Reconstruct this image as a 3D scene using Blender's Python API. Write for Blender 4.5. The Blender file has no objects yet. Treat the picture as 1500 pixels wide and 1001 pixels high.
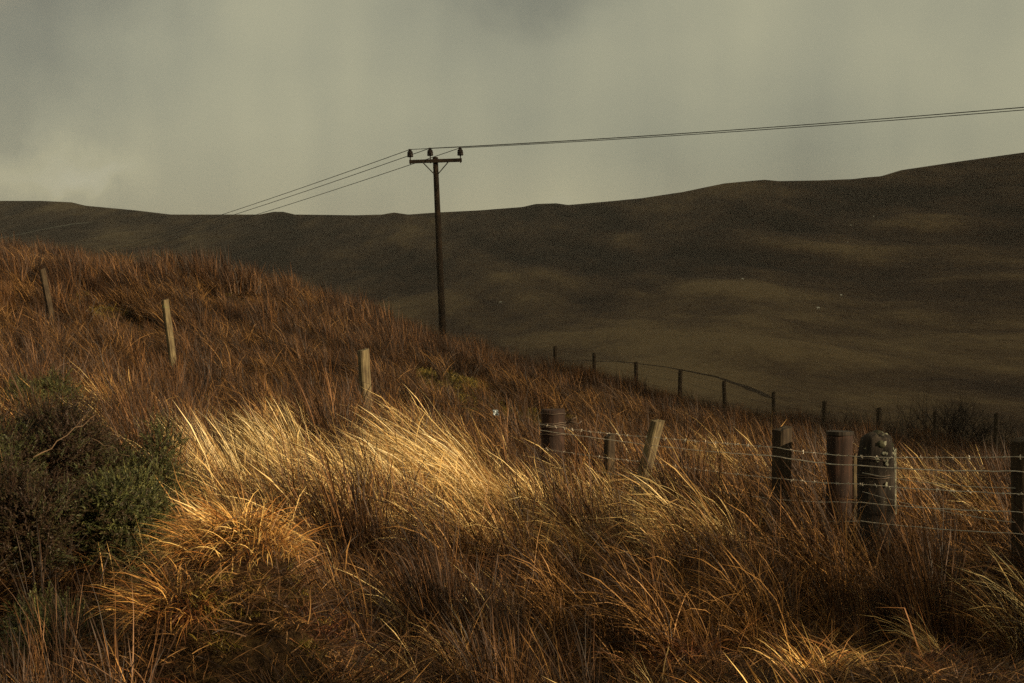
import bpy, bmesh, math, random
import numpy as np
from mathutils import Vector, Matrix, Euler, noise as mnoise

R = math.radians
random.seed(7)
rng = np.random.default_rng(11)
scene = bpy.context.scene
col = scene.collection

# ------------------------------------------------------------------ camera
F = 2083.0                                   # focal length in photo pixels (50 mm on 36 mm, 1500 px wide)
cam_d = bpy.data.cameras.new('camera')
cam_d.lens = 50.0
cam_d.sensor_width = 36.0
cam_d.clip_start = 0.05
cam_d.clip_end = 20000
cam = bpy.data.objects.new('camera', cam_d)
cam.rotation_euler = (R(90), 0, 0)
col.objects.link(cam)
scene.camera = cam

# ------------------------------------------------------------------ light
SUN_AZ = math.atan2(-0.46, 0.89)             # horizontal direction towards the sun: right of and behind the camera
SUN_EL = R(19)
sun_vec = Vector((math.cos(SUN_EL) * math.cos(SUN_AZ), math.cos(SUN_EL) * math.sin(SUN_AZ), math.sin(SUN_EL)))
sd = bpy.data.lights.new('sun', 'SUN')
sd.energy = 5.0
sd.angle = R(0.5)
sd.color = (1.0, 0.77, 0.47)
sun = bpy.data.objects.new('sun', sd)
sun.rotation_euler = sun_vec.to_track_quat('Z', 'Y').to_euler()
sun.location = sun_vec * 100
col.objects.link(sun)

world = bpy.data.worlds.new('World')
scene.world = world
world.use_nodes = True
nt = world.node_tree
nt.nodes.clear()
def N(tree, t, **kw):
    n = tree.nodes.new(t)
    for k, v in kw.items():
        setattr(n, k, v)
    return n
def L(tree, a, b):
    tree.links.new(a, b)
def ramp(tree, stops, interp='LINEAR'):
    n = tree.nodes.new('ShaderNodeValToRGB')
    n.color_ramp.interpolation = interp
    e = n.color_ramp.elements
    while len(e) < len(stops):
        e.new(0.5)
    for i, (p, c) in enumerate(stops):
        e[i].position = p
        e[i].color = (c[0], c[1], c[2], 1) if not isinstance(c, (int, float)) else (c, c, c, 1)
    return n
wo = N(nt, 'ShaderNodeOutputWorld')
bg = N(nt, 'ShaderNodeBackground')
bg.inputs['Strength'].default_value = 0.1
sky = N(nt, 'ShaderNodeTexSky', sky_type='NISHITA')
sky.sun_disc = False
sky.sun_elevation = SUN_EL
sky.sun_rotation = math.atan2(sun_vec.x, sun_vec.y)
sky.dust_density = 3.0
tc = N(nt, 'ShaderNodeTexCoord')
mp1 = N(nt, 'ShaderNodeMapping'); mp1.inputs['Scale'].default_value = (1.0, 1.0, 2.2); mp1.inputs['Location'].default_value = (0.35, 0.1, 0.2)
n1 = N(nt, 'ShaderNodeTexNoise'); n1.inputs['Scale'].default_value = 2.6; n1.inputs['Detail'].default_value = 4; n1.inputs['Roughness'].default_value = 0.45
mp2 = N(nt, 'ShaderNodeMapping'); mp2.inputs['Scale'].default_value = (1.0, 1.0, 0.16); mp2.inputs['Rotation'].default_value = (0, R(9), 0)
n2 = N(nt, 'ShaderNodeTexNoise'); n2.inputs['Scale'].default_value = 7.5; n2.inputs['Detail'].default_value = 3; n2.inputs['Roughness'].default_value = 0.5
L(nt, tc.outputs['Generated'], mp1.inputs['Vector']); L(nt, mp1.outputs['Vector'], n1.inputs['Vector'])
L(nt, tc.outputs['Generated'], mp2.inputs['Vector']); L(nt, mp2.outputs['Vector'], n2.inputs['Vector'])
mxn = N(nt, 'ShaderNodeMix', data_type='FLOAT'); mxn.inputs['Factor'].default_value = 0.52
L(nt, n1.outputs['Fac'], mxn.inputs[2]); L(nt, n2.outputs['Fac'], mxn.inputs[3])
# cloud masses: soft lobes of lighter and darker vapour with edges torn by noise
nw = N(nt, 'ShaderNodeTexNoise'); nw.inputs['Scale'].default_value = 9.0; nw.inputs['Detail'].default_value = 5; nw.inputs['Roughness'].default_value = 0.6
L(nt, tc.outputs['Generated'], nw.inputs['Vector'])
wsc = N(nt, 'ShaderNodeVectorMath', operation='SCALE'); wsc.inputs['Scale'].default_value = 0.09
L(nt, nw.outputs['Color'], wsc.inputs[0])
wad = N(nt, 'ShaderNodeVectorMath', operation='ADD'); L(nt, tc.outputs['Generated'], wad.inputs[0]); L(nt, wsc.outputs['Vector'], wad.inputs[1])
acc = mxn.outputs[0]
def lobe(az, el, sx, sz, amount, soft=1.0):
    global acc
    d = Vector((math.sin(R(az)) * math.cos(R(el)), math.cos(R(az)) * math.cos(R(el)), math.sin(R(el)))) + Vector((.045, .045, .045))
    sb = N(nt, 'ShaderNodeVectorMath', operation='SUBTRACT'); L(nt, wad.outputs['Vector'], sb.inputs[0]); sb.inputs[1].default_value = d
    ml = N(nt, 'ShaderNodeVectorMath', operation='MULTIPLY'); L(nt, sb.outputs['Vector'], ml.inputs[0]); ml.inputs[1].default_value = (1 / sx, 1 / sx, 1 / sz)
    ln = N(nt, 'ShaderNodeVectorMath', operation='LENGTH'); L(nt, ml.outputs['Vector'], ln.inputs[0])
    mr = N(nt, 'ShaderNodeMapRange', interpolation_type='SMOOTHERSTEP')
    mr.inputs['From Min'].default_value = 0.0; mr.inputs['From Max'].default_value = 1.0; mr.inputs['To Min'].default_value = amount; mr.inputs['To Max'].default_value = 0.0
    L(nt, ln.outputs['Value'], mr.inputs['Value'])
    a = N(nt, 'ShaderNodeMath', operation='ADD'); L(nt, acc, a.inputs[0]); L(nt, mr.outputs['Result'], a.inputs[1]); acc = a.outputs[0]
for k in range(-9, 9):                      # the same broken cover all the way round the sky
    rr = random.Random(k * 13 + 5)
    if k not in (-1, 0, 1):
        lobe(k * 20 + rr.uniform(-6, 6), rr.uniform(3, 26), rr.uniform(.12, .3), rr.uniform(.08, .2), rr.uniform(-.13, .10))
lobe(-20.5, 12.5, .20, .20, -.20)
lobe(-19.4, 6.6, .11, .022, .13)
lobe(-16.5, 6.2, .06, .014, .07)
lobe(-17.5, 4.9, .10, .022, -.07)
lobe(2.5, 15.5, .12, .08, -.13)
lobe(-2.0, 8.0, .16, .20, .07)
lobe(11.5, 11.0, .13, .16, .06)
lobe(20.5, 14.0, .13, .10, -.10)
cr = ramp(nt, [(0.20, (0.074, 0.074, 0.058)), (0.36, (0.142, 0.141, 0.103)), (0.46, (0.205, 0.200, 0.139)), (0.57, (0.258, 0.246, 0.163)), (0.78, (0.322, 0.312, 0.236))])
L(nt, acc, cr.inputs['Fac'])
sc10 = N(nt, 'ShaderNodeVectorMath', operation='SCALE'); sc10.inputs['Scale'].default_value = 10.0
L(nt, cr.outputs['Color'], sc10.inputs[0])
mix = N(nt, 'ShaderNodeMix', data_type='RGBA'); mix.inputs['Factor'].default_value = 0.95
L(nt, sky.outputs['Color'], mix.inputs[6]); L(nt, sc10.outputs['Vector'], mix.inputs[7])
L(nt, mix.outputs[2], bg.inputs['Color']); L(nt, bg.outputs['Background'], wo.inputs['Surface'])

vs = scene.view_settings
vs.view_transform = 'Standard'; vs.look = 'None'; vs.exposure = 0.78; vs.gamma = 1.0
scene.cycles.max_bounces = 5
scene.cycles.diffuse_bounces = 2
scene.cycles.glossy_bounces = 1
scene.cycles.transmission_bounces = 2
scene.cycles.volume_bounces = 0
scene.cycles.use_denoising = False
scene.render.film_transparent = False

# ------------------------------------------------------------------ helpers
def P(px, py, d):
    """a pixel of the photograph at distance d along the view axis"""
    return Vector(((px - 750) / F * d, d, (500 - py) / F * d))
def tag(o, label=None, cat=None, group=None, kind=None):
    if label: o['label'] = label
    if cat: o['category'] = cat
    if group: o['group'] = group
    if kind: o['kind'] = kind
    return o
def empty(name, loc, parent=None):
    o = bpy.data.objects.new(name, None)
    o.empty_display_size = 0.2
    o.location = loc
    col.objects.link(o)
    if parent: o.parent = parent
    return o
def mesh_obj(name, verts, faces, mat, parent=None, loc=(0, 0, 0), smooth=False, link=True):
    me = bpy.data.meshes.new(name)
    me.from_pydata([tuple(v) for v in verts], [], [tuple(f) for f in faces])
    me.update()
    if smooth:
        me.polygons.foreach_set('use_smooth', [True] * len(me.polygons))
    o = bpy.data.objects.new(name, me)
    me.materials.append(mat)
    o.location = loc
    if link: col.objects.link(o)
    if parent: o.parent = parent
    return o
def np_mesh(name, V, tris, mat, attrs=None, smooth=False):
    """fast mesh from numpy triangles or quads"""
    me = bpy.data.meshes.new(name)
    k = tris.shape[1]
    me.vertices.add(len(V)); me.vertices.foreach_set('co', np.asarray(V, np.float32).ravel())
    me.loops.add(tris.size); me.loops.foreach_set('vertex_index', tris.astype(np.int32).ravel())
    me.polygons.add(len(tris)); me.polygons.foreach_set('loop_start', np.arange(0, tris.size, k, dtype=np.int32))
    if smooth: me.polygons.foreach_set('use_smooth', np.ones(len(tris), bool))
    for an, av in (attrs or {}).items():
        a = me.attributes.new(an, 'FLOAT', 'POINT'); a.data.foreach_set('value', np.asarray(av, np.float32))
    me.update(calc_edges=True)
    me.materials.append(mat)
    return me
# value noise on numpy arrays
_perm = np.random.default_rng(5).random((256, 256))
def vnoise(x, y):
    xi = np.floor(x).astype(int); yi = np.floor(y).astype(int)
    fx = x - xi; fy = y - yi
    fx = fx * fx * fx * (fx * (fx * 6 - 15) + 10); fy = fy * fy * fy * (fy * (fy * 6 - 15) + 10)
    g = lambda a, b: _perm[a & 255, b & 255]
    return (g(xi, yi) * (1 - fx) + g(xi + 1, yi) * fx) * (1 - fy) + (g(xi, yi + 1) * (1 - fx) + g(xi + 1, yi + 1) * fx) * fy
def fbm(x, y, oct=4, gain=0.5):
    s = 0; a = 1; t = 0
    for i in range(oct):
        s = s + a * (vnoise(x + 17.3 * i, y - 9.1 * i) * 2 - 1); t += a
        x = x * 2.03; y = y * 2.03; a *= gain
    return s / t

# ------------------------------------------------------------------ materials
def new_mat(name):
    m = bpy.data.materials.new(name); m.use_nodes = True
    t = m.node_tree; t.nodes.clear()
    return m, t, N(t, 'ShaderNodeOutputMaterial')
def blade_mat(name, stops, transl=0.25, rough=0.55, spec=0.25, patch=True):
    """dry grass: colour by a random number per blade, drifting a little per tuft and per patch of ground"""
    m, t, out = new_mat(name)
    a = N(t, 'ShaderNodeAttribute', attribute_name='bl')
    oi = N(t, 'ShaderNodeObjectInfo')
    ge = N(t, 'ShaderNodeNewGeometry')
    no = N(t, 'ShaderNodeTexNoise'); no.inputs['Scale'].default_value = 0.9; no.inputs['Detail'].default_value = 2
    L(t, ge.outputs['Position'], no.inputs['Vector'])
    m1 = N(t, 'ShaderNodeMath', operation='MULTIPLY_ADD'); m1.inputs[1].default_value = 0.42; m1.inputs[2].default_value = -0.21
    L(t, oi.outputs['Random'], m1.inputs[0])
    m2 = N(t, 'ShaderNodeMath', operation='MULTIPLY_ADD'); m2.inputs[1].default_value = 0.9 if patch else 0.2; m2.inputs[2].default_value = -0.45 if patch else -0.1
    L(t, no.outputs['Fac'], m2.inputs[0])
    ad = N(t, 'ShaderNodeMath', operation='ADD'); L(t, a.outputs['Fac'], ad.inputs[0]); L(t, m1.outputs[0], ad.inputs[1])
    ad2 = N(t, 'ShaderNodeMath', operation='ADD'); L(t, ad.outputs[0], ad2.inputs[0]); L(t, m2.outputs[0], ad2.inputs[1])
    r = ramp(t, stops); L(t, ad2.outputs[0], r.inputs['Fac'])
    p = N(t, 'ShaderNodeBsdfPrincipled'); p.inputs['Roughness'].default_value = rough; p.inputs['Specular IOR Level'].default_value = spec
    L(t, r.outputs['Color'], p.inputs['Base Color'])
    tr = N(t, 'ShaderNodeBsdfTranslucent'); L(t, r.outputs['Color'], tr.inputs['Color'])
    mx = N(t, 'ShaderNodeMixShader'); mx.inputs['Fac'].default_value = transl
    L(t, p.outputs[0], mx.inputs[1]); L(t, tr.outputs[0], mx.inputs[2]); L(t, mx.outputs[0], out.inputs['Surface'])
    return m
def noise_mat(name, stops, scale=6.0, stretch=(1, 1, 1), detail=6, rough=0.85, bump=0.3, bscale=None, spec=0.2, bdist=0.01):
    m, t, out = new_mat(name)
    tc = N(t, 'ShaderNodeTexCoord'); mp = N(t, 'ShaderNodeMapping'); mp.inputs['Scale'].default_value = stretch
    L(t, tc.outputs['Object'], mp.inputs['Vector'])
    no = N(t, 'ShaderNodeTexNoise'); no.inputs['Scale'].default_value = scale; no.inputs['Detail'].default_value = detail; no.inputs['Roughness'].default_value = 0.62
    L(t, mp.outputs['Vector'], no.inputs['Vector'])
    r = ramp(t, stops); L(t, no.outputs['Fac'], r.inputs['Fac'])
    p = N(t, 'ShaderNodeBsdfPrincipled'); p.inputs['Roughness'].default_value = rough; p.inputs['Specular IOR Level'].default_value = spec
    L(t, r.outputs['Color'], p.inputs['Base Color'])
    if bump:
        n2 = N(t, 'ShaderNodeTexNoise'); n2.inputs['Scale'].default_value = bscale or scale * 3; n2.inputs['Detail'].default_value = 5
        L(t, mp.outputs['Vector'], n2.inputs['Vector'])
        b = N(t, 'ShaderNodeBump'); b.inputs['Strength'].default_value = bump; b.inputs['Distance'].default_value = bdist
        L(t, n2.outputs['Fac'], b.inputs['Height']); L(t, b.outputs['Normal'], p.inputs['Normal'])
    L(t, p.outputs[0], out.inputs['Surface'])
    return m

M = {}
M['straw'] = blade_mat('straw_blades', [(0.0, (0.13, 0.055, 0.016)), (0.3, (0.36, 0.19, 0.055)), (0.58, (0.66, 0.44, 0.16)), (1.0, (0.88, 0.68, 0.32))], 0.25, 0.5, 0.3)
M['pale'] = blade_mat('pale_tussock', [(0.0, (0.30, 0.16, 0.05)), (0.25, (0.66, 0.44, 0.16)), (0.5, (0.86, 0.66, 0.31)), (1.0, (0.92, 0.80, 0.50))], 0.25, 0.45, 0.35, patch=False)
M['russet'] = blade_mat('russet_blades', [(0.0, (0.014, 0.007, 0.004)), (0.45, (0.044, 0.020, 0.0075)), (0.76, (0.112, 0.052, 0.0165)), (1.0, (0.42, 0.22, 0.070))], 0.2)
M['russet_far'] = blade_mat('russet_blades_rise', [(0.0, (0.013, 0.007, 0.004)), (0.45, (0.040, 0.020, 0.008)), (0.76, (0.095, 0.046, 0.016)), (1.0, (0.33, 0.175, 0.058))], 0.2)
M['rush'] = blade_mat('rush_stems', [(0.0, (0.014, 0.008, 0.005)), (0.5, (0.034, 0.017, 0.008)), (0.85, (0.085, 0.038, 0.014)), (1.0, (0.20, 0.095, 0.032))], 0.1)
M['bracken'] = blade_mat('dead_bracken', [(0.0, (0.020, 0.006, 0.004)), (0.5, (0.060, 0.019, 0.009)), (0.82, (0.14, 0.050, 0.020)), (1.0, (0.36, 0.15, 0.05))], 0.15)
M['green'] = blade_mat('mossy_turf', [(0.0, (0.020, 0.017, 0.005)), (0.4, (0.075, 0.056, 0.012)), (0.8, (0.19, 0.14, 0.026)), (1.0, (0.38, 0.27, 0.05))], 0.2)
M['orange'] = blade_mat('orange_tussock', [(0.0, (0.11, 0.04, 0.011)), (0.35, (0.40, 0.165, 0.040)), (0.7, (0.70, 0.39, 0.11)), (1.0, (0.86, 0.60, 0.22))], 0.25, patch=False)
M['stalk'] = blade_mat('bleached_stalks', [(0.0, (0.16, 0.060, 0.020)), (0.5, (0.34, 0.155, 0.050)), (1.0, (0.64, 0.42, 0.17))], 0.15)
M['gorse'] = blade_mat('gorse_spines', [(0.0, (0.030, 0.016, 0.009)), (0.28, (0.045, 0.030, 0.013)), (0.40, (0.030, 0.034, 0.012)), (0.75, (0.066, 0.072, 0.022)), (1.0, (0.15, 0.14, 0.045))], 0.12)
M['twig'] = noise_mat('twig_bark', [(0.3, (0.012, 0.009, 0.007)), (0.7, (0.040, 0.028, 0.020))], 18, rough=0.9, bump=0.2)
M['deadstick'] = noise_mat('dead_stick', [(0.3, (0.06, 0.036, 0.021)), (0.7, (0.13, 0.085, 0.05))], 25, rough=0.85, bump=0.2)
M['peat'] = noise_mat('peat_ground', [(0.3, (0.012, 0.008, 0.005)), (0.5, (0.026, 0.016, 0.008)), (0.7, (0.050, 0.034, 0.013))], 9, bump=1.0, bscale=40, bdist=0.04, spec=0.03)
def wood_mat(name, stops, lichen=None, lthr=0.6, lscale=9):
    m, t, out = new_mat(name)
    tc = N(t, 'ShaderNodeTexCoord'); mp = N(t, 'ShaderNodeMapping'); mp.inputs['Scale'].default_value = (22, 22, 1.6)
    L(t, tc.outputs['Object'], mp.inputs['Vector'])
    no = N(t, 'ShaderNodeTexNoise'); no.inputs['Scale'].default_value = 2.4; no.inputs['Detail'].default_value = 7; no.inputs['Roughness'].default_value = 0.68
    L(t, mp.outputs['Vector'], no.inputs['Vector'])
    n3 = N(t, 'ShaderNodeTexNoise'); n3.inputs['Scale'].default_value = 5.0; n3.inputs['Detail'].default_value = 4
    L(t, tc.outputs['Object'], n3.inputs['Vector'])
    mxf = N(t, 'ShaderNodeMix', data_type='FLOAT'); mxf.inputs['Factor'].default_value = 0.45
    L(t, no.outputs['Fac'], mxf.inputs[2]); L(t, n3.outputs['Fac'], mxf.inputs[3])
    r = ramp(t, stops); L(t, mxf.outputs[0], r.inputs['Fac'])
    c = r.outputs['Color']
    if lichen:
        nl = N(t, 'ShaderNodeTexNoise'); nl.inputs['Scale'].default_value = lscale; nl.inputs['Detail'].default_value = 6; nl.inputs['Roughness'].default_value = 0.7
        L(t, tc.outputs['Object'], nl.inputs['Vector'])
        lr = ramp(t, [(lthr, 0.0), (lthr + 0.05, 1.0)]); L(t, nl.outputs['Fac'], lr.inputs['Fac'])
        mx = N(t, 'ShaderNodeMix', data_type='RGBA'); L(t, lr.outputs['Color'], mx.inputs['Factor']); L(t, c, mx.inputs[6]); mx.inputs[7].default_value = (*lichen, 1)
        c = mx.outputs[2]
    p = N(t, 'ShaderNodeBsdfPrincipled'); p.inputs['Roughness'].default_value = 0.85; p.inputs['Specular IOR Level'].default_value = 0.2
    L(t, c, p.inputs['Base Color'])
    b = N(t, 'ShaderNodeBump'); b.inputs['Strength'].default_value = 0.7; b.inputs['Distance'].default_value = 0.006
    L(t, no.outputs['Fac'], b.inputs['Height']); L(t, b.outputs['Normal'], p.inputs['Normal'])
    L(t, p.outputs[0], out.inputs['Surface'])
    return m
M['post'] = wood_mat('fence_post_wood', [(0.36, (0.018, 0.013, 0.008)), (0.46, (0.060, 0.044, 0.024)), (0.56, (0.125, 0.098, 0.052)), (0.70, (0.22, 0.18, 0.10))], (0.13, 0.135, 0.062), 0.60, 14)
M['post_dark'] = wood_mat('dark_fence_post_wood', [(0.34, (0.009, 0.006, 0.0045)), (0.5, (0.028, 0.019, 0.011)), (0.68, (0.080, 0.058, 0.032))])
M['stump'] = wood_mat('straining_post_wood', [(0.36, (0.008, 0.005, 0.004)), (0.52, (0.024, 0.013, 0.009)), (0.68, (0.070, 0.033, 0.020))])
M['old'] = wood_mat('rotten_post_wood', [(0.36, (0.006, 0.005, 0.004)), (0.52, (0.016, 0.012, 0.009)), (0.7, (0.06, 0.046, 0.033))], (0.30, 0.30, 0.21), 0.64, 9)
M['pole'] = wood_mat('creosoted_pole', [(0.36, (0.008, 0.006, 0.004)), (0.52, (0.020, 0.013, 0.008)), (0.7, (0.048, 0.032, 0.018))])
def metal_mat(name, c, rough=0.45, metallic=0.8):
    m, t, out = new_mat(name)
    tc = N(t, 'ShaderNodeTexCoord')
    no = N(t, 'ShaderNodeTexNoise'); no.inputs['Scale'].default_value = 30; no.inputs['Detail'].default_value = 4
    L(t, tc.outputs['Object'], no.inputs['Vector'])
    r = ramp(t, [(0.35, [v * 0.55 for v in c]), (0.65, c)]); L(t, no.outputs['Fac'], r.inputs['Fac'])
    p = N(t, 'ShaderNodeBsdfPrincipled'); p.inputs['Roughness'].default_value = rough; p.inputs['Metallic'].default_value = metallic
    L(t, r.outputs['Color'], p.inputs['Base Color']); L(t, p.outputs[0], out.inputs['Surface'])
    return m
M['wire'] = metal_mat('galvanised_wire', (0.60, 0.54, 0.44), 0.55, 0.3)
M['rustwire'] = metal_mat('rusted_wire', (0.10, 0.07, 0.05), 0.7, 0.4)
M['iron'] = metal_mat('dark_ironwork', (0.035, 0.030, 0.027), 0.6, 0.5)
M['cable'] = metal_mat('line_conductor', (0.045, 0.042, 0.036), 0.6, 0.3)
M['porcelain'] = noise_mat('brown_porcelain', [(0.3, (0.010, 0.007, 0.006)), (0.7, (0.018, 0.012, 0.010))], 8, rough=0.5, bump=0, spec=0.15)
M['plastic'] = noise_mat('pale_plastic', [(0.3, (0.22, 0.27, 0.30)), (0.7, (0.42, 0.47, 0.50))], 12, rough=0.5, bump=0.2)
M['wool'] = noise_mat('sheep_wool', [(0.3, (0.50, 0.47, 0.40)), (0.7, (0.72, 0.69, 0.60))], 6, rough=0.95, bump=0.3)
M['track'] = noise_mat('gravel_track', [(0.3, (0.07, 0.06, 0.045)), (0.7, (0.13, 0.11, 0.085))], 0.5, bump=0)

# far hill material: heather above, rough grass below, in drifts
def hill_material():
    m, t, out = new_mat('moor_hillside')
    ge = N(t, 'ShaderNodeNewGeometry')
    def nz(scale, stretch, detail=5, rough=0.6):
        mp = N(t, 'ShaderNodeMapping'); mp.inputs['Scale'].default_value = stretch
        L(t, ge.outputs['Position'], mp.inputs['Vector'])
        n = N(t, 'ShaderNodeTexNoise'); n.inputs['Scale'].default_value = scale; n.inputs['Detail'].default_value = detail; n.inputs['Roughness'].default_value = rough
        L(t, mp.outputs['Vector'], n.inputs['Vector'])
        return n.outputs['Fac']
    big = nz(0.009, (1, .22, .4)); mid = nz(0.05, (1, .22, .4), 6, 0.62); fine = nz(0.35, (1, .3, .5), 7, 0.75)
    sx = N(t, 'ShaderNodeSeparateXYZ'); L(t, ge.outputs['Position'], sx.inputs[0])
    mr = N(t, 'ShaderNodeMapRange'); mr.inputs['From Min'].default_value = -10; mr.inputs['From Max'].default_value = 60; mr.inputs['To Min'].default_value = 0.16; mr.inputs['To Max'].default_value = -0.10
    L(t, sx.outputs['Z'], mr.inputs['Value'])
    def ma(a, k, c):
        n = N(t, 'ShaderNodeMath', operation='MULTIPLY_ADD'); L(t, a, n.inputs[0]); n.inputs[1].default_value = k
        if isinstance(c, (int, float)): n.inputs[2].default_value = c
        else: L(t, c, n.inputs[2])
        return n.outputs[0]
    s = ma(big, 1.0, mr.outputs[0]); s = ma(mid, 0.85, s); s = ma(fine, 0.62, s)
    kn = N(t, 'ShaderNodeAttribute', attribute_name='knoll')  # knolls paler than hollows: grass over heather, and relief shading put into colour
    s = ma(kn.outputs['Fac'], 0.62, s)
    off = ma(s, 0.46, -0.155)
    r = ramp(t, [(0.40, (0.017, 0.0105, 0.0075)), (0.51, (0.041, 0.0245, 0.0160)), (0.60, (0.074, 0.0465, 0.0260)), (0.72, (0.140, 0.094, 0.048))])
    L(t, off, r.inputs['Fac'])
    p = N(t, 'ShaderNodeBsdfPrincipled'); p.inputs['Roughness'].default_value = 0.95; p.inputs['Specular IOR Level'].default_value = 0.05
    L(t, r.outputs['Color'], p.inputs['Base Color'])
    b = N(t, 'ShaderNodeBump'); b.inputs['Strength'].default_value = 0.3; b.inputs['Distance'].default_value = 0.8
    L(t, fine, b.inputs['Height']); L(t, b.outputs['Normal'], p.inputs['Normal'])
    L(t, p.outputs[0], out.inputs['Surface'])
    return m
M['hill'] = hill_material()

# ------------------------------------------------------------------ terrain: the near knoll
FP = {  # near fence: pixel column -> (X, Y, ground z)
}
ctrl = [(2.84, 7.93, -1.62), (1.8, 9.5, -1.50), (.33, 11.7, -1.38), (-1.52, 14.5, -1.2), (-4.9, 20, -.55), (-8.26, 25, .15),
        (0, 0, -1.65), (2.5, 4, -1.72), (-2.5, 4, -1.6), (0, 5, -1.66), (-3, 8, -1.32), (-5, 14, -.72), (-2, 10, -1.34), (-3.3, 12, -1.08),
        (.5, 18, -1.35), (.2, 22, -1.1), (-.5, 28, -.75), (.2, 33, -1.25), (-12.6, 35, 1.75), (-7, 32.5, 1.15), (-4.6, 33, .6), (-2.45, 34, .02), (-1.7, 36, -.38),
        (1.4, 31.5, -1.95), (3.9, 31, -2.4), (6.6, 29, -2.35), (11, 28, -3.0), (4, 20, -1.85), (7, 20, -2.3), (9, 25, -2.7), (4.5, 13, -1.7), (.2, 8.2, -1.52),
        (-2.37, 45, -1.8), (-10, 48, -.6), (10, 42, -4.2), (-15, 46, .3), (0, 55, -5), (-22, 30, 2.6), (22, 30, -3.8), (20, 10, -2.3), (-11, 10, -.3), (-15, 0, -.6), (10, 0, -1.85),
        (0, -10, -1.5), (-25, 58, -3), (25, 55, -9), (-30, 5, .8), (30, -5, -2.5)]
for n in range(10):
    tz = [507, 517, 530, 541, 558, 574, 587, 597, 603, 605][n]
    Y = 40 - .94 * n
    ctrl.append((1.21 + 1.056 * n, Y, (500 - tz) / F * Y - 1.15))
ctrl = np.array(ctrl)
def _tps(r2): return np.where(r2 > 0, r2 * np.log(np.maximum(r2, 1e-9)), 0)
_n = len(ctrl)
_K = _tps(((ctrl[:, None, :2] - ctrl[None, :, :2]) ** 2).sum(-1)) + np.eye(_n) * 2.0
_Q = np.c_[np.ones(_n), ctrl[:, :2]]
_A = np.block([[_K, _Q], [_Q.T, np.zeros((3, 3))]])
_w = np.linalg.solve(_A, np.r_[ctrl[:, 2], 0, 0, 0])
HUM = []   # hummocks: x, y, radius, height
def hum(px, py_top, d, rad, h): HUM.append(((px - 750) / F * d, d, rad, h))
hum(345, 800, 6.4, .42, .70); hum(262, 860, 5.8, .34, .40); hum(410, 900, 5.9, .34, .28); hum(60, 800, 7.2, .8, .25)
hum(312, 380, 31.5, 1.3, .34); hum(185, 390, 32, 1.3, -.22); hum(555, 440, 32, .9, .16); hum(430, 420, 31, .9, -.12)
hum(700, 940, 5.3, .3, .16); hum(1180, 830, 6.4, .4, .08); hum(1370, 870, 6.3, .4, .10); hum(150, 690, 8.0, .7, .15); hum(1000, 800, 7.3, .5, .12)
HUM = np.array(HUM)
def gz(x, y):
    x = np.atleast_1d(np.asarray(x, float)); y = np.atleast_1d(np.asarray(y, float))
    out = np.zeros_like(x)
    for s in range(0, len(x), 20000):
        xs, ys = x[s:s + 20000], y[s:s + 20000]
        r2 = (xs[:, None] - ctrl[None, :, 0]) ** 2 + (ys[:, None] - ctrl[None, :, 1]) ** 2
        out[s:s + 20000] = _tps(r2) @ _w[:_n] + _w[_n] + _w[_n + 1] * xs + _w[_n + 2] * ys
    out += .10 * fbm(x * .45 + 3, y * .45, 3) + .07 * fbm(x * 1.5, y * 1.5 + 9, 2)
    for hx, hy, hr, hh in HUM:
        out += hh * np.exp(-((x - hx) ** 2 + (y - hy) ** 2) / (hr * hr) * 1.2)
    edge = np.maximum.reduce([(np.abs(x) - 38) / 14, (y - 56) / 14, (-12 - y) / 14])
    out -= 14 * np.clip(edge, 0, 1) ** 1.5
    return out
def gz1(x, y): return float(gz([x], [y])[0])
xs = np.concatenate([np.linspace(-52, -14, 60)[:-1], np.linspace(-14, 14, 250)[:-1], np.linspace(14, 52, 60)])
ys = np.concatenate([np.linspace(-26, 2, 40)[:-1], np.linspace(2, 40, 300)[:-1], np.linspace(40, 70, 70)])
gx, gy = np.meshgrid(xs, ys)
V = np.c_[gx.ravel(), gy.ravel(), gz(gx.ravel(), gy.ravel())]
nx, ny = len(xs), len(ys)
def grid_quads(nx, ny):
    i = np.arange(nx - 1)[None, :] + nx * np.arange(ny - 1)[:, None]
    return np.stack([i, i + 1, i + 1 + nx, i + nx], -1).reshape(-1, 4)
ground = bpy.data.objects.new('ground', np_mesh('ground', V, grid_quads(nx, ny), M['peat'], smooth=True))
col.objects.link(ground); tag(ground, kind='structure')

# ------------------------------------------------------------------ terrain: valley and far hillside
SKYL = np.array([(-600, 285), (-200, 290), (0, 294), (60, 294), (105, 296), (125, 301), (200, 308), (250, 314), (310, 314), (380, 314), (400, 310), (415, 310), (432, 314), (520, 315), (560, 314), (577, 311), (598, 314), (640, 311), (700, 308), (765, 303), (785, 298.5), (815, 297.5), (832, 300), (900, 294), (940, 290), (1000, 281), (1060, 268.5), (1085, 266), (1120, 263), (1140, 265), (1200, 264), (1250, 262), (1270, 259.5), (1290, 258), (1320, 249), (1400, 237), (1500, 223), (1800, 200), (2300, 190)])
def hill_params(u):
    px = 750 + F * u
    vs_ = (500 - np.interp(px, SKYL[:, 0], SKYL[:, 1])) / F
    Rr = np.interp(u, [-.8, -.36, -.05, .36, .8], [1900, 1900, 1550, 1150, 1000])
    return vs_, Rr
MOUNDS = [(60, 330, 20, 60, 4.0, .50), (62, 480, 34, 90, 4.0, .30), (104, 640, 26, 90, 2.0, .38), (20, 300, 16, 60, 2.5, .30), (-70, 480, 40, 110, 3.0, .28), (190, 560, 22, 70, 3.0, .25)]
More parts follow.
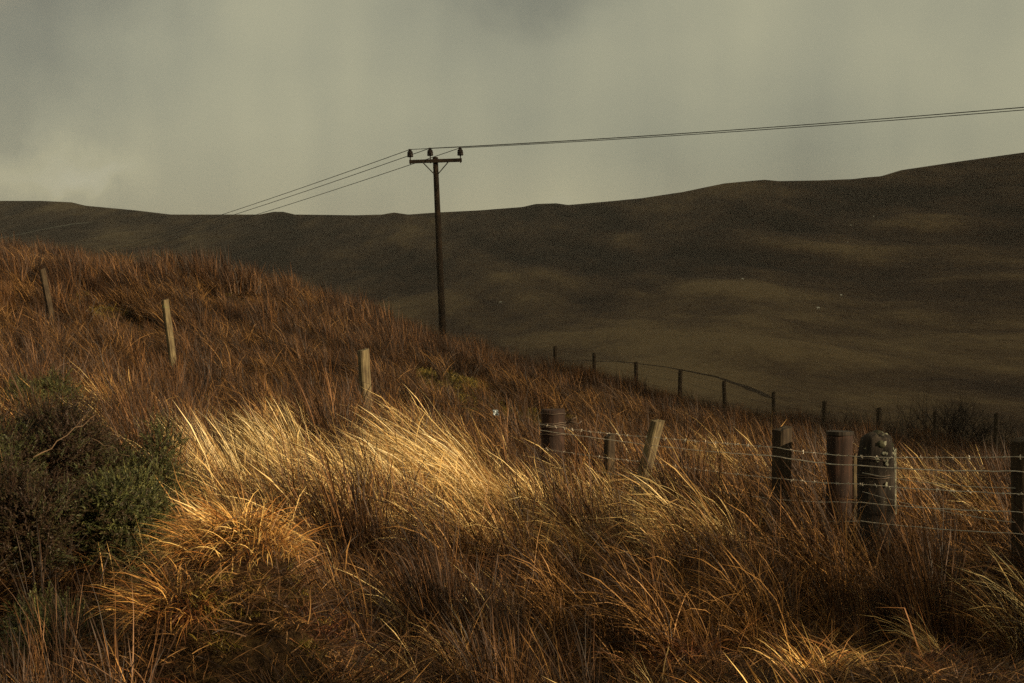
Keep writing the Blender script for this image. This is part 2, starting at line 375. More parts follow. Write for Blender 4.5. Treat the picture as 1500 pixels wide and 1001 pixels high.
def mounds(x, y):
    h = np.zeros_like(x); c = np.zeros_like(x)
    for mx, my, sx, sy, mh, mc in MOUNDS:
        g = np.exp(-((x - mx) / sx) ** 2 - ((y - my) / sy) ** 2); h += mh * g; c += mc * g
    return h, c
def hill_z_polar(u, y):
    """height on the view plane distance y, column u = x / y"""
    vs_, Rr = hill_params(u)
    r0 = 150.0
    t = np.clip((y - r0) / (Rr - r0), 0, 1)
    v = -.058 + (vs_ + .058) * t ** .72
    z = np.where(y < r0, -.058 * r0 - 3.0 * np.clip((r0 - y) / 100, 0, 1), v * y)
    z = np.where(y > Rr, vs_ * Rr - (y - Rr) * .12, z)
    x = u * y
    env = np.clip(4 * t * (1 - t), 0, 1) ** np.where(t > .5, 1.5, .6)
    z = z + env * (.0075 * y * fbm((x - .25 * y) / 110 + 5, y / 420, 3) + .0036 * y * fbm((x + .22 * y) / 42, y / 230 + 3, 3)) + (.0005 * (1 - t) * y + .04) * fbm(x / 14, y / 14, 2) + mounds(x, y)[0]
    return z
us = np.concatenate([np.linspace(-1.6, -.42, 40)[:-1], np.linspace(-.42, .42, 620)[:-1], np.linspace(.42, 1.6, 40)])
rho = np.concatenate([np.geomspace(.014, .09, 24)[:-1], np.geomspace(.09, 1.0, 300), np.geomspace(1.0, 4.0, 26)[1:]])
uu, rr_ = np.meshgrid(us, rho)
dd = rr_ * hill_params(us)[1][None, :]
zz = hill_z_polar(uu.ravel(), dd.ravel())
V = np.c_[(uu * dd).ravel(), dd.ravel(), zz]
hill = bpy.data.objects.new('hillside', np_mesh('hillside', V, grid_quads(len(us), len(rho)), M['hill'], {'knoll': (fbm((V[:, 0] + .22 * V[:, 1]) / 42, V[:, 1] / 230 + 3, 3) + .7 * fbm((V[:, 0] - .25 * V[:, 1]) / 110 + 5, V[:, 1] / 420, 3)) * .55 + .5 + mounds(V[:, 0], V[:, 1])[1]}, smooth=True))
col.objects.link(hill); tag(hill, kind='structure')
# the moor behind the camera, so that the ground goes on
xs2 = np.linspace(-600, 600, 50); ys2 = np.concatenate([np.linspace(-900, -40, 30), np.linspace(-30, 20, 8)])
gx, gy = np.meshgrid(xs2, ys2)
zb = -9 + 3 * fbm(gx.ravel() / 90, gy.ravel() / 90, 3) + np.clip((-gy.ravel() - 60) * .03, 0, 12)
zb = np.where(gy.ravel() > 0, -13, zb)
moor = bpy.data.objects.new('moorland', np_mesh('moorland', np.c_[gx.ravel(), gy.ravel(), zb], grid_quads(50, 38), M['hill'], smooth=True))
col.objects.link(moor); tag(moor, kind='structure')
_ys = np.geomspace(100, 2400, 4000)
def hill_hit(px, py):
    u = (px - 750) / F
    z = hill_z_polar(np.full_like(_ys, u), _ys)
    k = np.argmax((500 - F * z / _ys) <= py)
    return Vector((u * _ys[k], _ys[k], z[k]))

# a pale track across the far left slope, and a dark peat bank at the foot of the hill
def draped_strip(name, pix, width, lift, mat, bulge=0.0, n=60):
    pts = []
    pa = np.array(pix, float); s = np.linspace(0, len(pa) - 1, n)
    for q in s:
        pts.append(hill_hit(np.interp(q, range(len(pa)), pa[:, 0]), np.interp(q, range(len(pa)), pa[:, 1])))
    y = np.array([p.y for p in pts]); k = np.ones(9) / 9
    y = np.convolve(np.pad(y, 4, mode='edge'), k, 'valid')
    V = []; Fc = []
    uu = np.array([p.x / p.y for p in pts])
    W = 7
    cen = np.c_[uu * y, y]
    tan = np.gradient(cen, axis=0); tan /= np.linalg.norm(tan, axis=1)[:, None]
    nor = np.c_[-tan[:, 1], tan[:, 0]]
    for i in range(n):
        wv = width * (.45 + 1.0 * vnoise(np.array([i * .37]), np.array([1.5]))[0]) * min(1, (i + .5) / 5, (n - i - .5) / 5)
        for j in range(W):
            f = j / (W - 1) * 2 - 1
            q = cen[i] + nor[i] * f * wv
            z = hill_z_polar(np.array([q[0] / q[1]]), np.array([q[1]]))[0] + lift + bulge * (1 - f * f) * (.6 + .8 * vnoise(np.array([i * .8]), np.array([j * 1.1]))[0])
            if j in (0, W - 1): z -= lift + .3
            V.append((q[0], q[1], z))
    for i in range(n - 1):
        for j in range(W - 1):
            a = i * W + j
            Fc.append((a, a + 1, a + 1 + W, a + W))
    return tag(mesh_obj(name, V, Fc, mat, smooth=True), kind='structure')
draped_strip('track', [(-60, 360), (0, 349), (40, 341), (90, 331), (135, 325)], 2.2, .6, M['track'])
M['bank'] = noise_mat('dark_heather', [(0.3, (0.016, 0.010, 0.007)), (0.7, (0.050, 0.032, 0.018))], 0.9, bump=0.5, spec=0.02)
draped_strip('peat_bank', [(800, 527), (870, 528), (930, 532), (990, 540), (1045, 551), (1085, 564), (1112, 575), (1130, 584)], .85, .03, M['bank'], .08)

# ------------------------------------------------------------------ grass
def blades(n, length, spread, lean, lean_dir, dir_spread, droop, width, seg=5, ring=False, upright=.1, base_pts=None):
    """n tapering ribbons. lean: base tilt, droop: extra bend towards the tip, both in radians"""
    Ls = rng.uniform(length[0], length[1], n)
    az = lean_dir + rng.normal(0, dir_spread, n)
    tl = np.abs(rng.normal(lean, upright, n)) 
    dr = droop * rng.uniform(.4, 1.4, n)
    if base_pts is None:
        rr = spread * np.sqrt(rng.random(n)); ph = rng.uniform(0, 2 * np.pi, n)
        B = np.c_[rr * np.cos(ph), rr * np.sin(ph), np.full(n, -.04)]
    else:
        B = base_pts
    side = rng.uniform(0, np.pi, n)
    wd = rng.uniform(width[0], width[1], n)
    rnd = rng.random(n)
    pts = B.copy()
    Vs = np.zeros((n, seg * 2 + 1, 3)); 
    wob = rng.normal(0, .10, (n, seg + 1))
    tw = rng.normal(0, .25, n)
    head = rng.random(n) < (.28 if length[1] > .6 and seg >= 5 and width[1] < .0065 else 0)
    kink = np.where(rng.random(n) < (.03 if n >= 250 else .10), rng.integers(1, seg, n), 99); kang = rng.uniform(.6, 1.7, n)
    for k in range(seg + 1):
        f = k / seg
        a = tl + dr * f ** 1.3 + np.where(k > kink, kang, 0)
        azk = az + tw * f + wob[:, k]
        d = np.c_[np.sin(a) * np.cos(azk), np.sin(a) * np.sin(azk), np.cos(a)]
        if k: pts = pts + d * (Ls / seg)[:, None]
        w = wd * (1 - f ** 2.2) * .5 + wd * .06
        w = np.where(head, wd * (.58 if f > .74 else .28), w)
        sv = np.c_[np.cos(side), np.sin(side), np.zeros(n)]
        sv = sv - d * (sv * d).sum(1)[:, None]; sv /= np.maximum(np.linalg.norm(sv, axis=1), 1e-4)[:, None]
        if k < seg:
            Vs[:, 2 * k] = pts - sv * w[:, None]; Vs[:, 2 * k + 1] = pts + sv * w[:, None]
        else:
            Vs[:, 2 * seg] = pts
    T = []
    for k in range(seg - 1):
        T += [(2 * k, 2 * k + 1, 2 * k + 3), (2 * k, 2 * k + 3, 2 * k + 2)]
    T.append((2 * seg - 2, 2 * seg - 1, 2 * seg))
    T = np.array(T)
    tris = (T[None] + (np.arange(n) * (2 * seg + 1))[:, None, None]).reshape(-1, 3)
    return Vs.reshape(-1, 3), tris, np.repeat(rnd, 2 * seg + 1)
def merge(parts):
    V, T, A = [], [], []; o = 0
    for v, t, a in parts:
        V.append(v); T.append(t + o); A.append(a); o += len(v)
    return np.concatenate(V), np.concatenate(T), np.concatenate(A)
def tuft_obj(name, parts, mat):
    v, t, a = merge(parts)
    return bpy.data.objects.new(name, np_mesh(name, v, t, mat, {'bl': a}))
WIND = math.pi          # grass leans towards -x
_gn_cache = {}
def scatter(name, variants, pts, label, cat):
    """pts: array x, y, z, rotz, scale, variant index -> one object that carries all tufts of a kind"""
    c = bpy.data.collections.new(name + '_tufts')
    for o in variants: c.objects.link(o)
    me = bpy.data.meshes.new(name)
    me.vertices.add(len(pts)); me.vertices.foreach_set('co', np.ascontiguousarray(pts[:, :3], np.float32).ravel())
    a = me.attributes.new('rot', 'FLOAT_VECTOR', 'POINT')
    rot = np.zeros((len(pts), 3), np.float32); rot[:, 2] = pts[:, 3]; rot[:, 0] = rng.normal(0, .12, len(pts)); rot[:, 1] = rng.normal(0, .12, len(pts))
    a.data.foreach_set('vector', rot.ravel())
    a = me.attributes.new('scl', 'FLOAT', 'POINT'); a.data.foreach_set('value', pts[:, 4].astype(np.float32))
    a = me.attributes.new('idx', 'INT', 'POINT'); a.data.foreach_set('value', pts[:, 5].astype(np.int32))
    o = bpy.data.objects.new(name, me); col.objects.link(o)
    g = bpy.data.node_groups.new(name, 'GeometryNodeTree')
    g.interface.new_socket('Geometry', in_out='INPUT', socket_type='NodeSocketGeometry')
    g.interface.new_socket('Geometry', in_out='OUTPUT', socket_type='NodeSocketGeometry')
    gi = g.nodes.new('NodeGroupInput'); go = g.nodes.new('NodeGroupOutput')
    ci = g.nodes.new('GeometryNodeCollectionInfo'); ci.inputs['Collection'].default_value = c
    ci.inputs['Separate Children'].default_value = True; ci.inputs['Reset Children'].default_value = True
    ip = g.nodes.new('GeometryNodeInstanceOnPoints'); ip.inputs['Pick Instance'].default_value = True
    def attr(n, dt):
        q = g.nodes.new('GeometryNodeInputNamedAttribute'); q.data_type = dt; q.inputs['Name'].default_value = n
        return [s for s in q.outputs if s.enabled][0]
    er = g.nodes.new('FunctionNodeEulerToRotation')
    g.links.new(attr('rot', 'FLOAT_VECTOR'), er.inputs[0]); g.links.new(er.outputs[0], ip.inputs['Rotation'])
    g.links.new(attr('scl', 'FLOAT'), ip.inputs['Scale']); g.links.new(attr('idx', 'INT'), ip.inputs['Instance Index'])
    g.links.new(gi.outputs[0], ip.inputs['Points']); g.links.new(ci.outputs[0], ip.inputs['Instance']); g.links.new(ip.outputs[0], go.inputs[0])
    mod = o.modifiers.new('tufts', 'NODES'); mod.node_group = g
    me.materials.append(variants[0].data.materials[0])
    return tag(o, label, cat, kind='stuff')

# candidate points in the wedge the camera can see, with a margin
def wedge(y0, y1, dens, marg=1.0, k=.46):
    A = k * (y1 ** 2 - y0 ** 2) + 2 * marg * (y1 - y0)
    n = int(A * dens)
    y = np.sqrt(rng.uniform(0, 1, n * 2) * (y1 ** 2 - y0 ** 2) + y0 ** 2)
    x = rng.uniform(-1, 1, n * 2) * (k * y1 + marg)
    ok = np.abs(x) < k * y + marg
    return x[ok][:n], y[ok][:n]
def patch(x, y, px, d, rx, ry):
    cx = (px - 750) / F * d
    return np.exp(-((x - cx) / rx) ** 2 - ((y - d) / ry) ** 2)
def straw_w(x, y):  # pale straw gathered mid-slope, its colour partly standing in for a sunlit patch
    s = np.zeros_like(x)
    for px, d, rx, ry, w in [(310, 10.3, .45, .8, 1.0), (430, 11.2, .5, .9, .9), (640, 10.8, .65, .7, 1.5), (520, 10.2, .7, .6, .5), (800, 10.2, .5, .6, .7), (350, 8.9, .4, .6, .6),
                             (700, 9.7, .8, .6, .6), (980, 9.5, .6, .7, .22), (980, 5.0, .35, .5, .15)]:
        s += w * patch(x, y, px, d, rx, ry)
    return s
def moss_w(x, y):
    s = np.zeros_like(x)
    for px, d, rx, ry, w in [(650, 24, .55, 2.0, 1.3), (760, 21, .6, 1.2, 1.2), (700, 22.5, .3, 1.2, .9), (845, 17.5, .5, .8, .5), (415, 5.95, .36, .36, 1.6), (350, 5.6, .6, .45, .9), (1370, 6.4, .28, .28, 1.0), (1230, 6.6, .4, .3, .7), (1130, 6.3, .3, .3, .5), (720, 5.3, .25, .25, .6), (490, 6.4, .4, .3, .5), (130, 27, .5, 1.5, .6)]:
        s += w * patch(x, y, px, d, rx, ry)
    return s
def hummock_w(x, y):
    s = np.zeros_like(x)
    for hx, hy, hr, hh in [h for h in HUM if h[1] < 7 and h[2] < .6]: s += np.exp(-((x - hx) ** 2 + (y - hy) ** 2) / (hr * hr))
    return s
def gorse_w(x, y):
    return patch(x, y, 60, 7.9, 1.0, .9) + patch(x, y, 190, 8.2, .45, .7) + .8 * patch(x, y, 150, 6.9, .5, .5) + .7 * patch(x, y, 20, 6.4, .5, .6)

def V3(kind, near):
    out = []
    wid = {'near': (.0022, .0052), 'far': (.0036, .0075)}['near' if near else 'far']
    m = 1 if near else 1.5
    for i in range(10):
        a = WIND + rng.normal(0, .25)
        if kind == 'straw':
            p = [blades(46, (.40, .82), .07 * m, .30, a, .45, 1.35, wid), blades(26, (.2, .45), .08 * m, .5, a, 1.2, .9, wid)]
        elif kind == 'russet':
            p = [blades(34, (.30, .68), .07 * m, .26, a, .8, 1.0, wid), blades(30, (.12, .40), .08 * m, .55, a, 1.8, .9, wid)]
        elif kind == 'rush':
            p = [blades(46, (.35, .75), .06 * m, .16, a, 1.0, .35, wid), blades(20, (.15, .4), .07 * m, .5, a, 1.8, .9, wid)]
        elif kind == 'bracken':
            p = [blades(22, (.12, .42), .09 * m, .8, a, 2.2, 1.3, wid), blades(26, (.08, .25), .10 * m, .9, a, 2.6, 1.0, wid)]
        elif kind == 'green':
            p = [blades(130, (.03, .10), .10 * m, .45, a, 2.5, .7, (wid[0], wid[1]), seg=3)]
        o = tuft_obj(kind + '_tuft', p, M['russet_far' if kind == 'russet' and not near else kind]); out.append(o)
    return out
from mathutils.kdtree import KDTree
def make_layer(y0, y1, dens, near):
    x, y = wedge(y0, y1, dens)
    # tussock centres
    tx, ty = wedge(y0 - .5, y1 + .5, 5.5 if near else 3.0)
    kd = KDTree(len(tx))
    for i in range(len(tx)): kd.insert((tx[i], ty[i], 0), i)
    kd.balance()
    near_i = np.zeros(len(x), int); dist = np.zeros(len(x))
    for i in range(len(x)):
        _, near_i[i], dist[i] = kd.find((x[i], y[i], 0))
    trad = rng.uniform(.12, .30, len(tx)) * (1 if near else 1.35)
    tsize = rng.uniform(.72, 1.28, len(tx))
    drift = fbm(x * .35 + 11, y * .35 + 4, 3)
    tdrift = fbm(tx * .35 + 11, ty * .35 + 4, 3)
    keys = ['straw', 'russet', 'rush', 'bracken', 'green']
    def weights(x, y, drift):
        fore = np.clip((8.0 - y) / 2.0, 0, 1); ridge = np.clip((y - 22) / 8, 0, 1)
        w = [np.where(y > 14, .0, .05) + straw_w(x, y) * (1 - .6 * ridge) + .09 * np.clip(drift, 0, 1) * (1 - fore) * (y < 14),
             .55 + .5 * np.clip(drift + .3, 0, 1) - .30 * fore,
             .20 + .75 * np.clip(-drift * 1.8 + .15, 0, 1) * (.45 + ridge) + .14 * fore,
             .08 + .80 * fore * (.6 + .8 * np.clip(-drift, 0, 1)),
             .05 + 2.2 * moss_w(x, y)]
        W = np.stack([np.clip(q, 0, None) for q in w], 1)
        return W / W.sum(1)[:, None]
    def choose(W): return (rng.random(len(W))[:, None] > np.cumsum(W, 1)).sum(1).clip(0, 4)
    tpick = choose(weights(tx, ty, tdrift)); own = choose(weights(x, y, drift))
    pick = np.where(rng.random(len(x)) < .62, tpick[near_i], own)
    mw = moss_w(x, y)
    pick = np.where((mw > .45) & (rng.random(len(x)) < np.where(y > 12, .68, .85)), 4, pick)
    fore = np.clip((8.0 - y) / 2.0, 0, 1); ridge = np.clip((y - 22) / 8, 0, 1)
    f = dist / trad[near_i]
    core = np.exp(-(f * .8) ** 2)
    keep = rng.random(len(x)) < np.clip(.18 + 1.0 * core + .5 * straw_w(x, y) + .30 * fore, 0, 1) * np.clip(1 - .9 * gorse_w(x, y), .06, 1)
    keep |= (pick == 4) & (mw > .3)
    hw = hummock_w(x, y)
    cover = (hw > .25) & (rng.random(len(x)) < .9)
    pick = np.where(cover, np.where(rng.random(len(x)) < .55, 4, 3), pick); keep |= cover
    size = (.62 + .42 * core) * tsize[near_i] * (1 - .22 * fore) * rng.uniform(.8, 1.2, len(x))
    size *= np.where(y > 15, .90, 1.0) * (1 + .15 * ridge)
    size *= 1 + .10 * np.exp(-((y - 9.0) / 1.3) ** 2)
    size *= 1 - .38 * np.clip(patch(x, y, 815, 10.8, .45, 1.3), 0, 1)
    z = gz(x, y) + .07 * core * (pick != 4)
    # lean: the wind, swinging from place to place, and outwards from each tussock's middle
    ox, oy = x - tx[near_i], y - ty[near_i]
    sw = .8 * fbm(x * .5 + 70, y * .5, 2)
    res = {}
    for i, k in enumerate(keys):
        s = keep & (pick == i)
        n = s.sum()
        outw = np.clip(f[s], 0, 1.3) * {'straw': .35, 'russet': .8, 'rush': .9, 'bracken': 1.2, 'green': 1}[k]
        dx = -1 * np.cos(sw[s]) + outw * ox[s] / np.maximum(dist[s], .01); dy = -1 * np.sin(sw[s]) + outw * oy[s] / np.maximum(dist[s], .01)
        rz = np.arctan2(dy, dx) - np.pi + rng.normal(0, .3, n)
        if k in ('bracken', 'green'): rz = rng.uniform(-np.pi, np.pi, n)
        sc = size[s] * ((1.2 if near else 1.7) if k == 'green' else 1)
        res[k] = np.c_[x[s], y[s], z[s], rz, sc, rng.integers(0, 10, n)]
    return res
near_l = make_layer(2.2, 14.5, 150, True)
far_l = make_layer(14.5, 44, 62, False)
INFO = {'straw': ('straw_grass', 'pale straw-coloured dry moor grass bending in the wind', 'grass'),
        'russet': ('russet_grass', 'russet brown dry moor grass covering the slope', 'grass'),
        'rush': ('rushes', 'dark brown stiff rushes scattered over the slope', 'rushes'),
        'bracken': ('dead_bracken', 'reddish dead bracken litter among the near grass', 'bracken'),
        'green': ('moss', 'yellow green moss and short turf between the grass', 'moss')}
for k in INFO:
    nm, lb, ct = INFO[k]
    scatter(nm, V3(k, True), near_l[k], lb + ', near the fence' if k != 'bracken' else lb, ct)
    o = scatter('distant_' + nm, V3(k, False), far_l[k], lb + ', on the rise behind the fence', ct)

# flattened thatch under everything
M['thatch'] = blade_mat('dead_thatch', [(0.0, (0.016, 0.008, 0.005)), (0.5, (0.05, 0.024, 0.010)), (0.8, (0.12, 0.058, 0.020)), (1.0, (0.30, 0.16, 0.055))], 0.1)
tv_ = [tuft_obj('thatch_tuft', [blades(46, (.06, .24), .13, 1.2, rng.uniform(0, 6.28), 1.2, .6, (.002, .0042), 5, upright=.3)], M['thatch']) for i in range(10)]
xa, ya = wedge(2.2, 8.2, 190); xb, yb = wedge(8.2, 15, 50)
x = np.r_[xa, xb]; y = np.r_[ya, yb]; n = len(x)
scatter('thatch', tv_, np.c_[x, y, gz(x, y) + .035, rng.uniform(-3.1, 3.1, n), rng.uniform(.8, 1.3, n), rng.integers(0, 10, n)], 'matted brown dead thatch lying flat under the near grass', 'thatch')

# long bleached stalks lying and standing at odd angles
sv_ = []
for i in range(12):
    sv_.append(tuft_obj('stalk_tuft', [blades(rng.integers(2, 6), (.25, .62), .10, rng.uniform(.2, 1.1), WIND + rng.normal(0, 1.0), .9, rng.uniform(.2, 1.4), (.004, .0075), 7)], M['stalk']))
x, y = wedge(3.2, 12.5, 9)
n = len(x)
scatter('bleached_stalks', sv_, np.c_[x, y, gz(x, y), rng.normal(0, .5, n), rng.uniform(.6, 1.15, n), rng.integers(0, 12, n)], 'single bleached stalks lying crosswise through the near grass', 'stalks')

# single tussocks that stand out
def tussock(px, d, parts, mat, label, group=None, dz=0.0):
    x = (px - 750) / F * d
    v, t, a = merge(parts)
    o = bpy.data.objects.new('grass_tussock', np_mesh('grass_tussock', v, t, M[mat], {'bl': a}))
    o.location = (x, d, gz1(x, d) + dz)
    col.objects.link(o)
    return tag(o, label, 'grass tussock', group)
W2 = (.0022, .005)
W3 = (.003, .006)
tussock(345, 10.2, [blades(480, (.55, 1.05), .18, .30, WIND, .28, .55, (.0022, .0046), 7), blades(150, (.2, .5), .18, .5, WIND, 1.0, .7, W2)], 'pale', 'pale straw tussock fanned upright beside the gorse, next to a dark seedling')
tussock(450, 11.0, [blades(500, (.6, 1.15), .19, .26, WIND, .26, .75, (.0022, .0046), 7), blades(150, (.2, .5), .2, .5, WIND, 1.0, .7, W2)], 'pale', 'tall pale tussock arching left, between the fan tussock and the lit fence post')
tussock(690, 10.6, [blades(1050, (.75, 1.25), .30, .44, WIND + .05, .18, 1.3, (.0025, .005), 8), blades(200, (.2, .6), .25, .5, WIND, .8, .7, W2)], 'pale', 'largest, palest tussock, swept flat by the wind below the lit fence post')
tussock(575, 10.4, [blades(420, (.6, 1.0), .2, .45, WIND, .2, 1.2, (.003, .006), 7)], 'pale', 'pale plume of grass swept towards the fan tussocks, below the lit fence post')
tussock(625, 10.0, [blades(420, (.55, .95), .25, .50, WIND, .25, .9, W2, 7)], 'pale', 'straw tussock half under the largest wind-swept tussock')
tussock(790, 10.3, [blades(330, (.42, .72), .2, .42, WIND, .3, .75, W2, 6)], 'straw', 'straw tussock in front of the wire-bound round post')
tussock(905, 9.9, [blades(280, (.4, .75), .2, .36, WIND, .35, .6, W2, 6)], 'straw', 'brownish straw tussock before the leaning grey fence post')
def mound_bases(n, r, h):
    rr = r * np.sqrt(rng.random(n)); ph = rng.uniform(0, 2 * np.pi, n)
    return np.c_[rr * np.cos(ph), rr * np.sin(ph), np.full(n, -.03) - h * (rr / r) ** 2]
def draped(n, r, h, length, wid):
    B = mound_bases(n, r, h)
    out_az = np.arctan2(B[:, 1], B[:, 0])
    parts = []
    # each blade falls outward, dragged a little by the wind
    dx = np.cos(out_az) * .9 - .55; dy = np.sin(out_az) * .9 - .25
    az = np.arctan2(dy, dx)
    for i in range(0, n, 40):
        s = slice(i, i + 40)
        b = B[s]
        v, t, a = blades(len(b), length, 0, .95, 0, 0, 1.05, wid, 6, base_pts=b, upright=.25)
        # rotate every blade about its own root
        k = 13
        v = v.reshape(len(b), k, 3)
        an = az[s] + rng.normal(0, .3, len(b))
        rel = v - b[:, None, :]
        c, sn = np.cos(an)[:, None], np.sin(an)[:, None]
        v = np.stack([rel[..., 0] * c - rel[..., 1] * sn, rel[..., 0] * sn + rel[..., 1] * c, rel[..., 2]], -1) + b[:, None, :]
        parts.append((v.reshape(-1, 3), t, a))
    return parts
tussock(345, 6.4, draped(950, .27, .16, (.12, .28), (.002, .0042)), 'orange', 'orange tussock draped over a hummock, its blades combed down like hair', dz=.04)
tussock(255, 5.85, draped(420, .17, .09, (.12, .34), (.002, .0042)), 'orange', 'orange tussock with long blades arching left over the dark hollow', dz=.03)
tussock(715, 5.25, draped(300, .16, .08, (.12, .30), (.002, .004)), 'orange', 'small pale tuft of short splayed blades, ringed by reddish litter')
tussock(1015, 4.9, [blades(46, (.28, .52), .05, .10, WIND, .8, .12, (.003, .0055), 5), blades(60, (.1, .3), .08, .5, WIND, 1.5, .7, W2)], 'straw', 'bunch of stiff upright pale stems standing in reddish grass')
tussock(1140, 5.4, [blades(90, (.4, .7), .12, .38, WIND, .35, 1.5, W3, 8)], 'orange', 'tuft of bronze blades bent over into hoops')
tussock(1190, 6.6, [blades(60, (.25, .45), .10, .55, WIND + 2.9, .6, 1.0, (.003, .006), 6), blades(60, (.2, .4), .1, .4, WIND, .5, .7, W3, 6)], 'orange', 'bronze tuft with broad blades blown the other way, below the square post')
tussock(1240, 5.2, [blades(150, (.4, .72), .16, .36, WIND, .3, .5, W3, 6)], 'orange', 'bronze tussock leaning left, lowest below the rotten lichened post')
tussock(1430, 5.6, [blades(40, (.4, .62), .08, .30, WIND + 2.8, .4, 1.7, W3, 8), blades(80, (.2, .5), .12, .4, WIND, .7, .6, W3, 6)], 'orange', 'thin bronze tuft with one hoop of blades, right of the rotten post')
tussock(70, 5.7, [blades(130, (.2, .42), .16, .5, WIND, 1.8, .6, W3, 6)], 'orange', 'sparse bronze tuft in the dark hollow below the gorse')
tussock(470, 5.5, [blades(120, (.35, .62), .16, .65, 0, .4, .5, W3, 6), blades(120, (.3, .5), .16, .5, WIND, .7, .6, W3, 6)], 'russet', 'russet tussock with crossed blades beside the yellow moss hummock')
for px, d, lb in [(310, 31.5, 'tall dark rush clump, highest spikes on the skyline of the knoll'), (230, 31, 'dark rush clump on the knoll, next to the tallest rush clump'), (555, 31, 'dark rush clump where the knoll drops towards the power pole'), (700, 31, 'dark rush clump just past the foot of the power pole'), (905, 27, 'long dark rush clump below the distant fence')]:
    tussock(px, d, [blades(260, (.5, 1.05), .45, .12, WIND, 1.5, .2, (.008, .014), 4), blades(200, (.3, .6), .5, .4, WIND, 1.5, .5, (.008, .014), 4)], 'rush', lb)

for px, d in [(20, 34), (70, 33), (150, 32), (270, 31.5), (345, 31), (400, 31.5), (470, 31), (520, 31.5), (600, 32), (640, 29), (760, 29), (830, 28), (870, 26)]:
    n_ = int(rng.integers(150, 300))
    tussock(px, d, [blades(n_, (.40, .85), float(rng.uniform(.3, .6)), .16, WIND, 1.5, .25, (.007, .013), 4), blades(n_ // 2, (.25, .5), .5, .45, WIND, 1.5, .5, (.008, .014), 4)], 'rush', 'dark brown rush clump among the russet grass along the crest', 'rush clumps along the crest')

# ------------------------------------------------------------------ tubes, posts
def tube(path, rad, sides=6, close=True):
    V = []; Fc = []
    n = len(path)
    for i, p in enumerate(path):
        p = Vector(p)
        t = (Vector(path[min(i + 1, n - 1)]) - Vector(path[max(i - 1, 0)])).normalized()
        up = Vector((0, 0, 1)) if abs(t.z) < .9 else Vector((1, 0, 0))
        a = t.cross(up).normalized(); b = a.cross(t)
        r = rad[i] if hasattr(rad, '__len__') else rad
        for k in range(sides):
            q = 2 * math.pi * k / sides
            V.append(p + (a * math.cos(q) + b * math.sin(q)) * r)
    for i in range(n - 1):
        for k in range(sides):
            j = (k + 1) % sides
            Fc.append((i * sides + k, i * sides + j, (i + 1) * sides + j, (i + 1) * sides + k))
    if close:
        Fc.append(tuple(range(sides))[::-1]); Fc.append(tuple((n - 1) * sides + k for k in range(sides)))
    return V, Fc
def join(parts):
    V, Fc = [], []
    for v, f in parts:
        o = len(V); V += list(v); Fc += [tuple(i + o for i in q) for q in f]
    return V, Fc
def square_post(h, w, seed, slant=.012, rough=.0025, below=.35):
    """sawn post from -below to h, eroded top and worn arrises"""
    rnd = random.Random(seed)
    prof = []
    c = w * .12
    hw = w / 2
    for sx, sy in ((1, 1), (-1, 1), (-1, -1), (1, -1)):
        a, b = ((hw * sx, (hw - c) * sy), ((hw - c) * sx, hw * sy))
        prof += [a, b] if sx * sy > 0 else [b, a]
    # add mid points on each long side
    ring = []
    for i in range(8):
        p, q = prof[i], prof[(i + 1) % 8]
        ring.append(p)
        if math.dist(p, q) > w * .4:
            ring += [(p[0] + (q[0] - p[0]) * f, p[1] + (q[1] - p[1]) * f) for f in (.33, .66)]
    n = len(ring); rows = 26
    V, Fc = [], []
    for r in range(rows):
        f = r / (rows - 1); z = -below + (h + below) * f
        tap = 1.0 - .06 * f
        for i, (x, y) in enumerate(ring):
            nz = mnoise.noise(Vector((x * 30 + seed * 7, y * 30, z * 2.3))) * rough * 2.2 + rnd.uniform(-1, 1) * rough * .35
            l = math.hypot(x, y)
            zz = z + (x * slant / hw + mnoise.noise(Vector((x * 45, y * 45, seed))) * .010 if r == rows - 1 else 0)
            V.append((x * tap * (1 + nz / l), y * tap * (1 + nz / l), zz))
        if r:
            for i in range(n):
                j = (i + 1) % n
                Fc.append(((r - 1) * n + i, (r - 1) * n + j, r * n + j, r * n + i))
    V.append((0, 0, h + .004)); c0 = len(V) - 1
    for i in range(n): Fc.append(((rows - 1) * n + i, (rows - 1) * n + (i + 1) % n, c0))
    return V, Fc
def round_post(h, r, seed, rough=.01, taper=.05, below=.4, rag=.01, rows=34, sides=28, cap=.02, bulge=None):
    V, Fc = [], []
    for k in range(rows):
        f = k / (rows - 1); z = -below + (h + below) * f
        rr = r * (1 - taper * f)
        if bulge: rr *= bulge(max(z, 0) / h)
        for i in range(sides):
            q = 2 * math.pi * i / sides
            cx, cy = math.cos(q), math.sin(q)
            nz = mnoise.noise(Vector((cx * 2.1 + seed, cy * 2.1, z * 1.6))) * rough + mnoise.noise(Vector((cx * 6, cy * 6 + seed, z * 3.0))) * rough * .6
            zz = z + (mnoise.noise(Vector((cx * 2.5, cy * 2.5, seed * 3.1))) * rag if k > rows - 4 else 0)
            V.append(((rr + nz) * cx, (rr + nz) * cy, zz))
        if k:
            for i in range(sides):
                j = (i + 1) % sides
                Fc.append(((k - 1) * sides + i, (k - 1) * sides + j, k * sides + j, k * sides + i))
    base = (rows - 1) * sides
    prev = base
    for m, (fr, dz) in enumerate(((.72, cap * .5), (.38, cap * .9))):
        st = len(V)
        for i in range(sides):
            x, y, z = V[base + i]
            V.append((x * fr, y * fr, z + dz + mnoise.noise(Vector((x * 30, y * 30, seed + m))) * rag))
        for i in range(sides):
            j = (i + 1) % sides
            Fc.append((prev + i, prev + j, st + j, st + i))
        prev = st
    V.append((0, 0, h + cap)); c0 = len(V) - 1
    for i in range(sides): Fc.append((prev + i, prev + (i + 1) % sides, c0))
    return V, Fc

